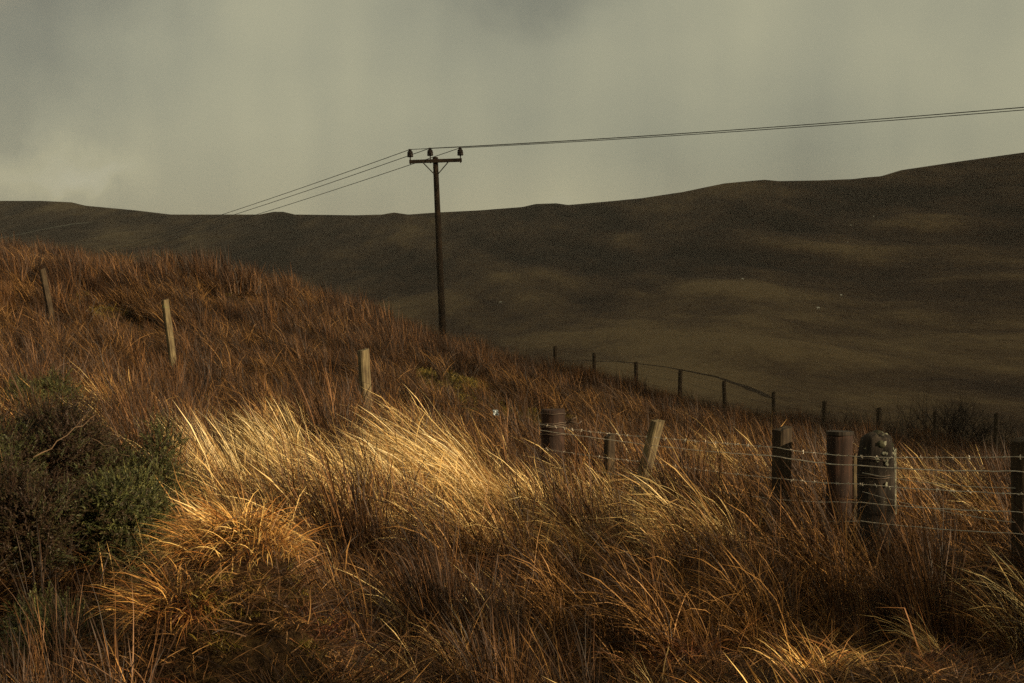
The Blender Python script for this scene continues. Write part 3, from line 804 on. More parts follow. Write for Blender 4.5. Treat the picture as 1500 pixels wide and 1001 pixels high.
# ------------------------------------------------------------------ near fence
YAW = R(33.5)
def fence_pos(px):
    """where the fence line crosses a pixel column"""
    u = (px - 750) / F
    s = (1.8 - u * 9.5) / (u + .655)
    return 1.8 - .655 * s, 9.5 + s
fence = empty('wire_fence', (1.8, 9.5, gz1(1.8, 9.5)))
tag(fence, 'old post and wire fence climbing the grassy slope past the pale tussocks', 'fence')
def child(name, vf, mat, parent, loc, rot=(0, 0, 0), smooth=False, label=None):
    o = mesh_obj(name, vf[0], vf[1], mat, smooth=smooth)
    o.rotation_euler = rot
    o.parent = parent
    o.location = Vector(loc) - parent.location
    if label: o['label'] = label
    return o
FPOST = [  # px, top py, lean (x, y), material, width, label
    (62, 394, (-.0, R(-11)), 'post_dark', .10, None), (242, 439, (0, R(-7)), 'post', .09, None), (532, 512, (0, R(-3)), 'post', .105, 'pale lit square fence post, lichen grey'),
    (893, 637, (0, R(1)), 'post_dark', .075, 'short broken fence post sunk in the grass'), (962, 616, (0, R(14)), 'post', .085, 'grey fence post leaning to the right'),
    (1146, 627, (0, R(1)), 'post_dark', .108, None), (1497, 643, (0, R(-.5)), 'post_dark', .10, None)]
strand_pts = []; post_objs = {}
for i, (px, py, ln, mt, w, lb) in enumerate(FPOST):
    x, y = fence_pos(px)
    tz = (500 - py) / F * y; g = gz1(x, y)
    h = tz - g
    # base shifts so that a leaning post still has its top on the fence line's pixel column
    bx = x - math.sin(ln[1]) * h
    po = child('fence_post', square_post(h / math.cos(ln[1]), w, i + 3), M[mt], fence, (bx, y, g), (0, 0, 0), False, lb)
    po.rotation_mode = 'QUATERNION'
    po.rotation_quaternion = Euler((ln[0], ln[1], 0)).to_quaternion() @ Euler((0, 0, YAW)).to_quaternion()
    strand_pts.append((px, x, y, tz)); post_objs[px] = po
# thick old posts that stand in the line
e_shaft = {}
def top_post(name, px, py, vf_fn, mat, label, dy=0.0):
    x, y = fence_pos(px); y += dy; x = (px - 750) / F * y
    tz = (500 - py) / F * y; g = gz1(x, y)
    e = empty(name, (x, y, g)); tag(e, label, 'post')
    vf = vf_fn(tz - g)
    o = mesh_obj('shaft', vf[0], vf[1], mat, parent=e, smooth=True)
    e_shaft[name + str(px)] = o
    return e, x, y, tz, g
def wire_ring(parent, r, z, rad, tilt=0.0, mat='rustwire', twist=False):
    pth = []
    for k in range(25):
        q = 2 * math.pi * k / 24
        rr = r * (1 + .02 * math.sin(3 * q + z * 40))
        pth.append((rr * math.cos(q), rr * math.sin(q), z + tilt * math.cos(q) + .004 * math.sin(5 * q)))
    parts = [tube(pth, rad, 6, False)]
    if twist:
        parts.append(tube([(r, -.02, z), (r + .05, -.05, z + .012), (r + .10, -.06, z - .004), (r + .13, -.05, z + .02)], rad, 6))
        parts.append(tube([(r, .0, z - .01), (r + .04, -.05, z + .03), (r + .08, -.07, z + .05)], rad, 6))
    v, f = join(parts)
    return mesh_obj('wire_loop', v, f, M[mat], parent=parent, smooth=True)
e1, x1, y1, t1, g1 = top_post('straining_post', 810, 600, lambda h: round_post(h, .098, 2, .008, .03, rag=.006, cap=.006), M['stump'], 'thick reddish round post bound with dark wire, above the pale tussocks')
for dz in (.11, .125, .14): wire_ring(e1, .104, t1 - g1 - dz, .006, .006 * (dz * 100 % 2), twist=dz == .11)
wire_ring(e1, .104, t1 - g1 - .20, .004); wire_ring(e1, .104, t1 - g1 - .03, .003)
e2, x2, y2, t2, g2 = top_post('straining_post', 1230, 634, lambda h: round_post(h, .084, 8, .006, .0, rag=.005, cap=.004), M['stump'], 'dark flat-topped round post beside the lichened rotten post', .25)
o = mesh_obj('batten', *square_post(.62, .022, 5, rough=.001, below=.0), M['post'], parent=e2); o.location = (.088, -.05, t2 - g2 - .76)
o = mesh_obj('top_plate', *tube([(0, 0, t2 - g2 - .012), (0, 0, t2 - g2 + .012)], .09, 22), M['old'], parent=e2)
def oldb(f): return 1.03 + .10 * math.sin(f * 2.6) - .50 * max(0, f - .84) ** 1.15 / .16 ** .15 * 2.2 * (f > .84)
e3, x3, y3, t3, g3 = top_post('weathered_post', 1283, 640, lambda h: round_post(h, .099, 5, .014, .0, rag=.016, cap=.03, rows=60, sides=44, bulge=oldb), M['old'], 'fat rotten post with ragged crown and pale lichen, wires passing it')
h3 = t3 - g3
# crumbling crown: lumps of moss and lichen on the head
M['mossdark'] = noise_mat('dark_moss', [(0.3, (0.010, 0.010, 0.006)), (0.6, (0.035, 0.034, 0.018)), (0.75, (0.20, 0.20, 0.13))], 22, bump=.6, bscale=60)
M['lichen'] = noise_mat('pale_lichen', [(0.3, (0.03, 0.028, 0.02)), (0.55, (0.20, 0.20, 0.15)), (0.75, (0.48, 0.48, 0.38))], 40, bump=.6, bscale=90)
def lump(c, s, seed, sub=2):
    bm = bmesh.new(); bmesh.ops.create_icosphere(bm, subdivisions=sub, radius=1)
    V = []
    for v in bm.verts:
        p = v.co * (1 + .35 * mnoise.noise(v.co * 2.1 + Vector((seed, 0, 0))))
        V.append((c[0] + p.x * s[0], c[1] + p.y * s[1], c[2] + p.z * s[2]))
    bm.verts.index_update()
    Fc = [tuple(v.index for v in f.verts) for f in bm.faces]; bm.free()
    return V, Fc
for k in range(9):
    q = k * 2.4; rr = .075 * ((k % 3) / 2 * .8 + .2)
    mesh_obj('moss_lump', *lump((rr * math.cos(q), rr * math.sin(q), h3 - .012 - rr * .7 + (k % 4) * .012), (.034, .034, .030), k), M['mossdark'], parent=e_shaft['weathered_post1283'], smooth=True)
lr_ = random.Random(4)
for k in range(30):
    q, z = (lr_.gauss(-52, 26), abs(lr_.gauss(.075, .03)) + .02) if k < 17 else (lr_.gauss(-48, 14), lr_.gauss(.30, .05))
    a = lr_.uniform(.005, .016); b = lr_.uniform(.006, .018)
    qq = R(q)
    lo = mesh_obj('lichen', *lump((0, 0, 0), (.005, a, b), k + 20), M['lichen'], parent=e_shaft['weathered_post1283'], smooth=True)
    rr = .101 * oldb(1 - z / h3)
    lo.location = (rr * math.cos(qq), rr * math.sin(qq), h3 - z); lo.rotation_euler = (lr_.uniform(-.8, .8), 0, qq)
for z in (.13, .23, .245): wire_ring(e3, .116, h3 - z, .003)
wire_strip = mesh_obj('batten', *square_post(.40, .018, 9, rough=.001, below=0), M['lichen'], parent=e3); wire_strip.location = (.102, -.055, h3 - .47)

# wires
def sag_path(a, b, sag, n=14, jit=0.0):
    a = Vector(a); b = Vector(b); out = []
    for k in range(n + 1):
        t = k / n
        p = a.lerp(b, t); p.z -= 4 * sag * t * (1 - t)
        if 0 < k < n: p += Vector((random.uniform(-1, 1), random.uniform(-1, 1), random.uniform(-1, 1))) * jit
        out.append(p)
    return out
def barbed(path, rad, step=.11):
    parts = [tube(path, [rad * (.5 if p.y > 2.4 else .75 if p.y > .1 else 1) for p in path], 5)]
    acc = 0
    for a, b in zip(path, path[1:]):
        l = (b - a).length
        while acc < l:
            p = a.lerp(b, acc / l)
            for m in range(2):
                d = Vector((random.uniform(-1, 1), random.uniform(-1, 1), random.uniform(-1, 1))).normalized() * .014
                parts.append(tube([p - d, p + d], rad * .8, 4))
            acc += step
        acc -= l
    return join(parts)
# post order along the line, right to left, with wire heights below each post's top
OFF = {1497: (.095, .175, .30, .40, .52), 1283: (.115, .17, .285, .395, .51), 1146: (.125, .185, .33, .47, .60), 962: (.12, .18, .31, .43, .56), 810: (.115, .165, .31, .43, .56), 532: (.32, .46, .52, .66, .8), 242: (.30, .48, .50, .62, .75), 62: (.25, .45, .45, .6, .7)}
tops = {px: (x, y, tz) for px, x, y, tz in strand_pts}
tops[1283] = (x3, y3, t3); tops[810] = (x1, y1, t1)
order = [1497, 1283, 1146, 962, 810, 532, 242, 62]
# continue past the frame on the right
xr, yr = 1.8 - .655 * (-2.9), 9.5 - 2.9
tops[1800] = (xr, yr, gz1(xr, yr) + 1.15); OFF[1800] = (.10, .18, .31, .41, .53)
child('fence_post', square_post(1.15, .10, 31), M['post_dark'], fence, (xr, yr, gz1(xr, yr)), (0, 0, YAW))
order = [1800] + order
FN = Vector((-.835, -.552, 0))            # side of the fence that faces the camera
for s in range(5):
    full = []
    for a, b in zip(order, order[1:]):
        if s >= 2 and b in (532, 242, 62): break
        pa, pb = tops[a], tops[b]
        off = .055 if b != 1283 and a != 1283 else .085
        pa = Vector((pa[0], pa[1], pa[2] - OFF[a][s])) + FN * (.132 if a in (1283, 810) else .058)
        pb = Vector((pb[0], pb[1], pb[2] - OFF[b][s])) + FN * (.132 if b in (1283, 810) else .058)
        seg = sag_path(pa, pb, random.uniform(.0, .012), 16, .002)
        full += seg if not full else seg[1:]
    full = [p - fence.location for p in full]
    climb = [p for p in full if (p + fence.location).y > tops[810][1] - .02]
    full = [p for p in full if (p + fence.location).y <= tops[810][1] + .02]
    if len(climb) > 3: mesh_obj('wire_strand', *tube(climb, .0016, 5), M['rustwire'], parent=fence)
    thin = [(.5 if (p + fence.location).y > 11.9 else .75 if (p + fence.location).y > 9.6 else 1.0) for p in full]
    vf = barbed(full, .0024) if s in (0, 2) else tube(full, [(.0034 if s == 1 else .0026) * q for q in thin], 5)
    o = mesh_obj('wire_strand', vf[0], vf[1], M['wire'], parent=fence)
# slack stray strands between the rotten post and its neighbour
for zo in ((.33, .46), (.215, .27)):
    pa = Vector((x3, y3, t3 - zo[0])) + FN * .12; q = tops[1497]; pb = Vector((q[0], q[1], q[2] - zo[1])) + FN * .056
    pth = [p - fence.location for p in sag_path(pa, pb, .02, 14, .003)]
    o = mesh_obj('slack_wire', *tube(pth, .0016, 5), M['wire'], parent=fence)
# a scrap of plastic caught on the wire
pa = Vector(tops[810]); pb = Vector(tops[532])
t = .26
q = pa.lerp(pb, t)
scrap_c = P(734, 594, 12.5)
scrap = bpy.data.objects.new('plastic_scrap', None)
bm = bmesh.new(); bmesh.ops.create_grid(bm, x_segments=9, y_segments=9, size=.5)
for v in bm.verts:
    p = v.co.copy()
    v.co = Vector((p.x * .05 + .015 * mnoise.noise(p * 3), .03 * mnoise.noise(p * 4 + Vector((3, 1, 0))), p.y * .04 + .015 * mnoise.noise(p * 3.4 + Vector((9, 2, 0)))))
ge_ = bmesh.ops.solidify(bm, geom=bm.faces[:], thickness=.004)
me = bpy.data.meshes.new('plastic_scrap'); bm.to_mesh(me); bm.free(); me.materials.append(M['plastic'])
scrap = bpy.data.objects.new('plastic_scrap', me); col.objects.link(scrap)
# find the wire point in its column
bestp = None
pa = Vector((tops[810][0], tops[810][1], tops[810][2] - OFF[810][0])); pb = Vector((tops[532][0], tops[532][1], tops[532][2] - OFF[532][0]))
for k in range(200):
    p = pa.lerp(pb, k / 199)
    if bestp is None or abs(p.x / p.y * F + 750 - 734) < abs(bestp.x / bestp.y * F + 750 - 734): bestp = p
scrap.location = bestp + FN * .056
tag(scrap, 'crumpled pale blue plastic scrap caught on the fence wire', 'litter')

# ------------------------------------------------------------------ far fence
f2 = empty('wire_fence', (1.21, 40, gz1(1.21, 40)))
tag(f2, 'distant dark post fence on the skyline of the rise, beyond the leaning post', 'fence')
tz_px = [507, 517, 530, 541, 558, 574, 587, 597, 603, 605]
ftops = []
fyaw = math.atan2(-.94, 1.056)
for n in range(-2, 12):
    X = 1.21 + 1.056 * n; Y = 40 - .94 * n
    g = gz1(X, Y)
    h = (500 - tz_px[n]) / F * Y - g if 0 <= n < 10 else 1.15
    if n < 0: h = .75
    ln = [0, 1, 0, -1, 0, 1.5, -2, 0, 0, 1, 0, 1, 0, 0][n + 2]
    child('fence_post', square_post(h, [.085, .08, .09, .095][n % 4], n + 40), M['post_dark'], f2, (X, Y, g), (0, R(ln), fyaw))
    ftops.append(Vector((X, Y, g + h)))
for off in (.08, .3, .52, .74):
    full = []
    for a, b in zip(ftops, ftops[1:]):
        seg = sag_path(a - Vector((.03, .05, off)), b - Vector((.03, .05, off)), .01, 4)
        full += seg if not full else seg[1:]
    mesh_obj('wire_strand', *tube([p - f2.location for p in full], .003, 4), M['rustwire'], parent=f2)

# ------------------------------------------------------------------ power line
P1 = P(645, 500, 45)
ARM_Z = (500 - 236) / F * 45
def lathe(prof, sides=14):
    V, Fc = [], []
    for r, z in prof:
        for k in range(sides):
            q = 2 * math.pi * k / sides
            V.append((r * math.cos(q), r * math.sin(q), z))
    for i in range(len(prof) - 1):
        for k in range(sides):
            j = (k + 1) % sides
            Fc.append((i * sides + k, i * sides + j, (i + 1) * sides + j, (i + 1) * sides + k))
    Fc.append(tuple(range(sides))[::-1]); Fc.append(tuple((len(prof) - 1) * sides + k for k in range(sides)))
    return V, Fc
def box(cx, cy, cz, sx, sy, sz):
    V = [(cx + a * sx / 2, cy + b * sy / 2, cz + c * sz / 2) for c in (-1, 1) for b in (-1, 1) for a in (-1, 1)]
    Fc = [(0, 2, 3, 1), (4, 5, 7, 6), (0, 1, 5, 4), (2, 6, 7, 3), (0, 4, 6, 2), (1, 3, 7, 5)]
    return V, Fc
ARM = 1.66
def make_pole(h, arm_h):
    root = empty('power_pole', (0, 0, 0))
    pth = [(0, 0, -.6 + (h + .6) * k / 20) for k in range(21)]
    rad = [.128 - .046 * (k / 20) for k in range(21)]
    mesh_obj('pole_shaft', *tube(pth, rad, 20), M['pole'], parent=root, smooth=True)
    mesh_obj('pole_cap', *lathe([(.088, h - .01), (.094, h + .0), (.080, h + .03), (.03, h + .045)], 18), M['pole'], parent=root)
    ca = mesh_obj('crossarm', *box(0, -.135, arm_h, ARM, .10, .105), M['pole'], parent=root)
    for s in (-1, 1):
        mesh_obj('brace', *tube([(s * .42, -.195, arm_h - .02), (s * .40, -.195, arm_h - .05), (s * .070, -.10, arm_h - .40)], .018, 5), M['iron'], parent=ca)
    tops_ = []
    for s in (-1, 0, 1):
        xx = s * (ARM / 2 - .04) if s else -.16
        st = arm_h + .05
        lift = 0.0 if s else .02
        prof = [(.03, 0), (.084, .0), (.088, .02), (.080, .075), (.083, .08), (.085, .095), (.076, .14), (.078, .145), (.074, .165), (.052, .19), (.040, .20), (.050, .212), (.050, .24), (.02, .252)]
        ins = mesh_obj('insulator', *lathe([(r * 1.1, z) for r, z in prof], 16), M['porcelain'], parent=root, smooth=False)
        ins.location = (xx, -.135, st + .10 + lift)
        mesh_obj('insulator_pin', *tube([(0, 0, -.24), (0, 0, .07)], .020, 8), M['iron'], parent=ins)
        tops_.append(Vector((xx, -.135, st + .10 + .235 + lift)))
    return root, tops_
def copy_tree(o, parent=None):
    c = o.copy(); col.objects.link(c); c.parent = parent
    for ch in o.children: copy_tree(ch, c)
    return c
base1 = gz1(P1.x, 45)
arm_h = ARM_Z - base1
pole, ins_top = make_pole(arm_h + .10, arm_h)
arm_ang = R(4)
def place_pole(o, loc, ang, lean):
    o.location = loc
    o.rotation_mode = 'QUATERNION'
    o.rotation_quaternion = Euler((0, lean, 0)).to_quaternion() @ Euler((0, 0, ang)).to_quaternion()
    return o.rotation_quaternion
q1 = place_pole(pole, (P1.x + .16, 45, base1), arm_ang, R(-2.4))
tag(pole, 'wooden power pole with crossarm and three insulators standing on the knoll', 'power pole')
W1 = [Vector(pole.location) + q1 @ p for p in ins_top]
pole2 = copy_tree(pole)
P2x, P2y = 52.0, 8.0
z2 = hill_z_polar(np.array([P2x / 18]), np.array([18.]))[0]
ang2 = arm_ang
q2 = place_pole(pole2, (P2x, P2y, 7.3 - arm_h - .35), ang2, 0)
tag(pole2, 'power pole further up the line, where the wires rise', 'power pole')
W2_ = [Vector(pole2.location) + q2 @ p for p in ins_top]
pole0 = copy_tree(pole)
x0, y0 = -45.0, 120.0
q0 = place_pole(pole0, (x0, y0, 5.2 - arm_h - .35), math.atan2(.495, .87), 0)
tag(pole0, 'power pole down in the valley, where the wires descend', 'power pole')
W0 = [Vector(pole0.location) + q0 @ p for p in ins_top]
for k in range(3):
    lab = ['leftmost', 'middle', 'rightmost'][k]
    a, b, c = W0[k], W1[k], W2_[k]
    full = sag_path(a, b, .62, 40) + sag_path(b, c, .95 - .02 * k, 40)[1:]
    o = mesh_obj('power_wire', *tube([p - b for p in full], .011, 6), M['cable'], loc=b)
    tag(o, ['thin dark power wire on the end insulator where the wires descend', 'thin dark power wire on the middle insulator above the pole top', 'thin dark power wire on the end insulator where the wires rise'][k], 'wire', 'power wires over the pole')

# ------------------------------------------------------------------ gorse and other shrubs
def grow(start, d, length, rad, depth, out, tips, rnd, wig=.25, split=(2, 3), shrink=.68, up=.15):
    p = Vector(start); pth = [p.copy()]; rads = [rad]
    n = 5
    dd = Vector(d)
    for k in range(n):
        dd = (dd + Vector((rnd.uniform(-1, 1), rnd.uniform(-1, 1), rnd.uniform(-1, 1) + up)) * wig).normalized()
        p = p + dd * length / n
        pth.append(p.copy()); rads.append(rad * (1 - .45 * (k + 1) / n))
        if depth > 0 and k in (2, 3) and rnd.random() < .5:
            sd_ = (dd + Vector((rnd.uniform(-1, 1), rnd.uniform(-1, 1), rnd.uniform(-.3, .8)))).normalized()
            grow(p, sd_, length * shrink * .8, rads[-1] * .6, depth - 1, out, tips, rnd, wig, split, shrink, up)
    out.append(tube(pth, rads, 5 if rad > .012 else 4, True))
    if depth == 0:
        tips.append((p.copy(), dd.copy())); return
    for m in range(rnd.randint(*split)):
        sd_ = (dd + Vector((rnd.uniform(-1, 1), rnd.uniform(-1, 1), rnd.uniform(-.5, .7))) * .85).normalized()
        grow(p, sd_, length * shrink * rnd.uniform(.8, 1.1), rads[-1] * .72, depth - 1, out, tips, rnd, wig, split, shrink, up)
def spiny(centers, seed, per=7, shoot=(.05, .12), spine=.019):
    """gorse shoots: little upright sprays covered in short spines"""
    r = np.random.default_rng(seed)
    Vs, Ts, As = [], [], []; o = 0
    for c, nrm in centers:
        for s in range(per):
            b = np.array(c) + r.normal(0, .028, 3)
            d = np.array(nrm) * .9 + r.normal(0, .45, 3) + np.array([0, 0, .35]); d /= np.linalg.norm(d)
            Lh = r.uniform(*shoot)
            ca = r.random()
            m = 13
            f = (np.arange(m) + r.random()) / m
            root = b + d * (f * Lh)[:, None]
            dirs = r.normal(0, 1, (m, 3)); dirs -= (dirs @ d)[:, None] * d; dirs /= np.linalg.norm(dirs, axis=1)[:, None]
            dirs = dirs * .85 + d * .6
            ln = spine * r.uniform(.7, 1.3, m) * (1.15 - .5 * f)
            sd_ = np.cross(dirs, d); sd_ /= np.maximum(np.linalg.norm(sd_, axis=1), 1e-5)[:, None]
            tri = np.stack([root - sd_ * .0032, root + sd_ * .0032, root + dirs * ln[:, None]], 1).reshape(-1, 3)
            ax = np.cross(d, r.normal(0, 1, 3)); ax /= np.linalg.norm(ax)
            st = np.array([b - ax * .0022, b + ax * .0022, b + d * (Lh + .008)])
            Vs += [tri, st]; k = m * 3 + 3
            Ts.append(np.arange(k).reshape(-1, 3) + o); o += k
            As.append(np.clip(np.full(k, ca * .7 + .1) + np.repeat(r.normal(0, .12, m + 1), 3), 0, 1))
    return np.concatenate(Vs), np.concatenate(Ts), np.concatenate(As)
def gorse(px, d, w, h, n, seed, label, dz=0.0, dens=7, dead=0.0):
    x = (px - 750) / F * d
    e = empty('gorse_bush', (x, d, gz1(x, d) + dz)); tag(e, label, 'gorse bush', 'gorse bushes on the bank')
    rnd = random.Random(seed)
    out, tips = [], []
    for k in range(7 if n > 80 else 1):
        q = k * 2.4 + rnd.random()
        grow((.05 * math.cos(q), .05 * math.sin(q), -.12), Vector((math.cos(q) * .8, math.sin(q) * .8, .9)).normalized(), h * .42, .012 if n > 80 else .005, 2 if n > 80 else 1, out, tips, rnd, .25, (2, 3), .66)
    mesh_obj('stem', *join(out), M['twig'], parent=e)
    cs = []
    lobes = [(Vector((rnd.uniform(-.55, .55) * w, rnd.uniform(-.55, .55) * w, rnd.uniform(.30, .72) * h)), rnd.uniform(.28, .46)) for _ in range(11)]
    for _ in range(n):
        c, rr = rnd.choice(lobes)
        v = Vector((rnd.gauss(0, 1), rnd.gauss(0, 1), rnd.gauss(.35, .9))).normalized()
        p = c + Vector((v.x * w * rr, v.y * w * rr, v.z * h * rr)) * rnd.uniform(.55, 1.05)
        if p.z > .02: cs.append((p, v))
    v, t, a = spiny(cs, seed, dens)
    a = np.clip(a - dead, 0, 1)
    f = bpy.data.objects.new('foliage', np_mesh('foliage', v, t, M['gorse'], {'bl': a})); col.objects.link(f); f.parent = e
    return e
gorse(55, 8.3, .50, .80, 620, 1, 'large dark green gorse bush at the edge of the bank, brown in its middle', dead=.24)
gorse(195, 8.5, .38, .68, 520, 2, 'dark green gorse bush touching the fanned pale tussock')
gorse(180, 7.4, .34, .56, 480, 3, 'mid green gorse bush bulging over the dark hollow')
gorse(20, 7.0, .34, .56, 480, 4, 'lower gorse bush on the bank below the large gorse bush', dead=.12)
gorse(-70, 7.6, .45, .85, 420, 5, 'gorse bush at the end of the row, past the large bush')
gorse(75, 6.2, .26, .30, 260, 6, 'small low gorse bush down in the dark hollow')
gorse(20, 12.5, .60, .66, 520, 7, 'gorse bush with long arching shoots below the far leaning post')
gorse(110, 10.6, .40, .55, 380, 10, 'gorse bush behind the large bush, half sunk in russet grass')
gorse(398, 9.4, .10, .34, 70, 8, 'dark spiky gorse seedling among pale straw grass')
gorse(288, 9.3, .10, .42, 70, 9, 'gorse seedling at the foot of the fanned pale tussock')
# unseen tall gorse added right of view to put the foreground in broken shade
for k, (gx_, gy_, gw_, gh_) in enumerate([(2.4, 2.3, .64, 2.3), (3.3, 3.3, .68, 2.4), (4.4, 4.35, .72, 2.5), (5.3, 5.4, .75, 2.6), (6.3, 6.5, .80, 2.95)]):
    gorse(750 + gx_ / gy_ * F, gy_, gw_, gh_, 850, 60 + k, ['tall unseen gorse bush added for shade, first of the row', 'tall unseen gorse bush added for shade, second of the row', 'tall unseen gorse bush added for shade, third of the row', 'tall unseen gorse bush added for shade, fourth of the row', 'tallest unseen gorse bush added for shade, last of the row'][k], dens=6)

def bare_shrub(px, py_top, d, h, seed, label, stems, depth=4, rad=.03, lean=.5, cat='shrub', name='bare_shrub'):
    x = (px - 750) / F * d
    ztop = (500 - py_top) / F * d
    g = gz1(x, d)
    h = max(ztop - g, .6) if h is None else h
    e = empty(name, (x, d, g)); tag(e, label, cat, 'leafless shrubs past the distant fence')
    rnd = random.Random(seed)
    tr, tips = [], []; allb = []
    for k in range(stems):
        q = k * 2.4 + rnd.random()
        out = []
        grow((.12 * math.cos(q), .12 * math.sin(q), -.2), Vector((math.cos(q) * lean, math.sin(q) * lean, 1)).normalized(), h * .42, rad, depth, out, tips, rnd, .30, (2, 3), .66, .12)
        allb += out
    big = [b for b in allb if len(b[0]) and len(b[0]) >= 30]
    small = [b for b in allb if len(b[0]) < 30]
    mesh_obj('trunk', *join(big or allb[:1]), M['twig'], parent=e)
    if small: mesh_obj('crown', *join(small), M['twig'], parent=e)
    return e
bare_shrub(1196, 566, 39, None, 3, 'leafless crooked shrub left of a distant fence post', 3, 4, .055, .4)
bare_shrub(1226, 568, 38.5, None, 4, 'leafless crooked shrub right of a distant fence post', 3, 4, .055, .45)
bare_shrub(1300, 572, 41, None, 5, 'thin leafless shrub between the crooked shrubs and the large twiggy bush', 4, 4, .045, .5)
bare_shrub(1265, 575, 40, None, 6, 'faint leafless sapling beside the thin leafless shrub', 3, 4, .04, .45)
bare_shrub(1372, 548, 37, None, 7, 'large dark twiggy bush, biggest of the leafless shrubs', 12, 4, .06, 1.0)
bare_shrub(1425, 556, 37.5, None, 8, 'dark twiggy bush merging with the largest leafless bush', 9, 4, .055, .9)
bare_shrub(1480, 565, 39, None, 9, 'dark twiggy bush past the last distant fence post', 9, 4, .05, .9)

# dead sticks lying in the gorse and grass
def stick(p, q, r, label, seed):
    rnd = random.Random(seed)
    p = Vector(p); q = Vector(q); n = 8
    pth = [p.lerp(q, k / n) + Vector((rnd.uniform(-1, 1), rnd.uniform(-1, 1), rnd.uniform(-1, 1))) * .012 for k in range(n + 1)]
    parts = [tube([v - p for v in pth], [r * (1 - .6 * k / n) for k in range(n + 1)], 6)]
    m = pth[5] - p; d = (q - p).normalized()
    parts.append(tube([m, m + (d + Vector((.3, .1, .6))).normalized() * .12], [r * .5, r * .2], 5))
    o = mesh_obj('dead_stick', *join(parts), M['deadstick'], loc=p, smooth=True)
    tag(o, label, 'stick')
stick(P(50, 672, 7.2), P(142, 604, 7.6), .0035, 'long bare stick slanting up through the large gorse bush', 1)
stick(P(128, 640, 7.3), P(190, 668, 7.2), .0032, 'short bare stick crossing the gorse beside the long stick', 2)
stick(P(575, 735, 8.6), P(505, 722, 8.8), .005, 'straw-coloured stalk lying on the pale grass', 3)

# ------------------------------------------------------------------ sheep on the far hill
def sheep_mesh():
    parts = [lump((0, 0, .68), (.56, .27, .29), 3, 2), lump((.62, 0, .86), (.20, .11, .13), 5, 1), lump((.5, 0, .78), (.2, .15, .17), 8, 1)]
    for sx in (-.36, .34):
        for sy in (-.13, .13):
            parts.append(tube([(sx, sy, .62), (sx + .02, sy, .32), (sx, sy, -.05)], [.09, .05, .045], 6))
    return join(parts)
sv = None
for k, (px, py, a, lb) in enumerate([(733, 444, 10, 'white sheep lowest on the hill, beside the power pole'), (1199, 453, 190, 'white sheep low on the dark hill above the distant fence'), (1232, 434, 30, 'white sheep just uphill of the low sheep'),
                                     (1088, 410, 160, 'white sheep alone on the lighter hummock of the hill'), (1246, 331, 20, 'white sheep high on the hill, in a loose line'), (1280, 318, 200, 'white sheep highest of all, near the ridge'), (1242, 356, 70, 'white sheep below the high pair on the hill')]):
    p = hill_hit(px, py)
    if sv is None:
        so = mesh_obj('sheep', *sheep_mesh(), M['wool'], smooth=True); sv = so
    else:
        so = sv.copy(); col.objects.link(so)
    so.location = p; so.rotation_euler = (0, 0, R(a))
    tag(so, lb, 'sheep', 'sheep on the far hill')

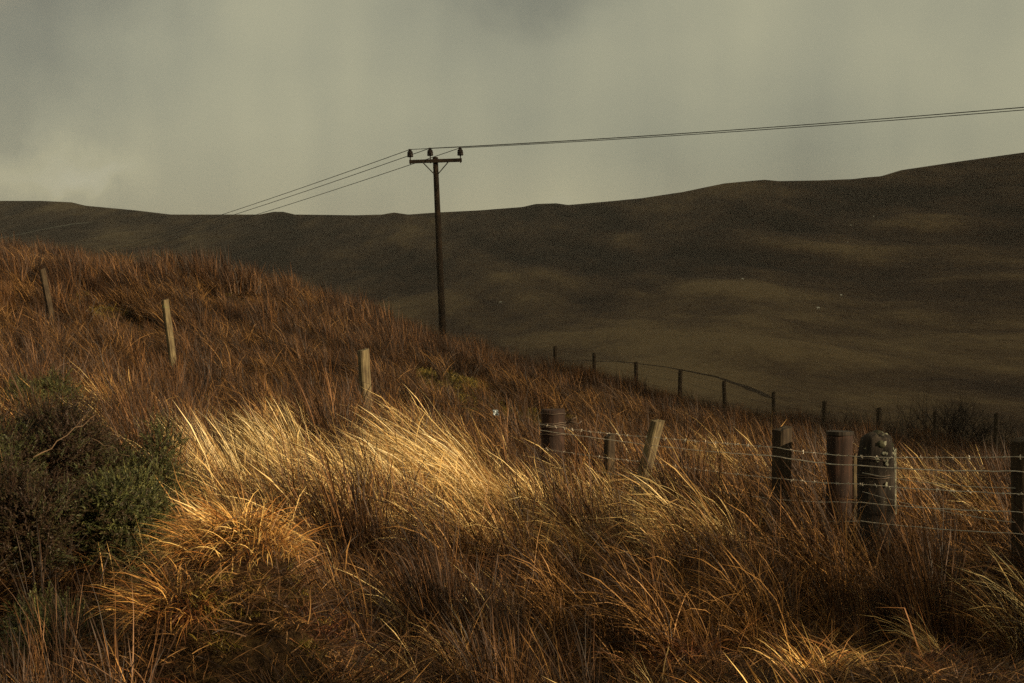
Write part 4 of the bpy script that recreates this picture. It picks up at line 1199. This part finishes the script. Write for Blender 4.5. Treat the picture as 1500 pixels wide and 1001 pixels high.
# ------------------------------------------------------------------ unseen cloud added above the glen to shade the far hill
def cloud():
    H = 560.0
    off = sun_vec * (H / sun_vec.z)
    na, nb = 90, 60
    aa = np.linspace(-2450, 500, na); bb = np.linspace(0, 1500, nb)
    A, B = np.meshgrid(aa, bb)
    ea = np.clip(np.minimum((A - aa[0]) / 120, (aa[-1] - A) / 120), 0, 1); eb = np.clip(np.minimum(B / 120, (bb[-1] - B) / 120), 0, 1)
    th = np.sqrt(np.clip(ea * eb, 0, 1))
    edge_j = 22 * fbm(A / 130, A * 0 + 2.0, 3) * (1 - eb) * (np.abs(A) > 60)
    Bs = B + 34 + edge_j
    X = .6 * A + .8 * Bs + off.x; Y = -.8 * A + .6 * Bs + off.y
    top = H + th * (70 + 55 * fbm(A / 110, B / 110, 4)); bot = H - th * (12 + 14 * fbm(A / 90 + 9, B / 90, 4)) - .2
    n = na * nb
    V = np.concatenate([np.c_[X.ravel(), Y.ravel(), top.ravel()], np.c_[X.ravel(), Y.ravel(), bot.ravel()]])
    q = grid_quads(na, nb)
    rim = list(range(na)) + [na * k + na - 1 for k in range(1, nb)] + [na * (nb - 1) + k for k in range(na - 2, -1, -1)] + [na * k for k in range(nb - 2, 0, -1)]
    side = np.array([(rim[k], rim[(k + 1) % len(rim)], rim[(k + 1) % len(rim)] + n, rim[k] + n) for k in range(len(rim))])
    m, t, out = new_mat('added_cloud_vapour')
    tc_ = N(t, 'ShaderNodeTexCoord'); no = N(t, 'ShaderNodeTexNoise'); no.inputs['Scale'].default_value = .01; no.inputs['Detail'].default_value = 5
    L(t, tc_.outputs['Object'], no.inputs['Vector'])
    r = ramp(t, [(.3, (.86, .85, .82)), (.7, (.95, .94, .92))]); L(t, no.outputs['Fac'], r.inputs['Fac'])
    df = N(t, 'ShaderNodeBsdfDiffuse'); tr = N(t, 'ShaderNodeBsdfTranslucent'); mx = N(t, 'ShaderNodeMixShader'); mx.inputs['Fac'].default_value = .5
    L(t, r.outputs['Color'], df.inputs['Color']); L(t, r.outputs['Color'], tr.inputs['Color'])
    L(t, df.outputs[0], mx.inputs[1]); L(t, tr.outputs[0], mx.inputs[2]); L(t, mx.outputs[0], out.inputs['Surface'])
    o = bpy.data.objects.new('cloud', np_mesh('cloud', V, np.concatenate([q, q[:, ::-1] + n, side]), m, smooth=True))
    col.objects.link(o)
    tag(o, 'broad pale cloud added out of view above the glen to shade the far hill', 'cloud')
cloud()

# ------------------------------------------------------------------ haze
def haze(dens):
    v, f = box(0, 2400, 0, 13000, 8200, 1)
    v = [(x, y, -300 if z < 0 else 330) for x, y, z in v]
    m, t, out = new_mat('thin_haze')
    pv = N(t, 'ShaderNodeVolumePrincipled')
    pv.inputs['Color'].default_value = (.88, .77, .64, 1)
    pv.inputs['Density'].default_value = dens
    pv.inputs['Anisotropy'].default_value = .2
    L(t, pv.outputs[0], out.inputs['Volume'])
    o = mesh_obj('haze', v, f, m)
    tag(o, 'thin haze hanging in the glen', 'haze', kind='stuff')

haze(0.00010)
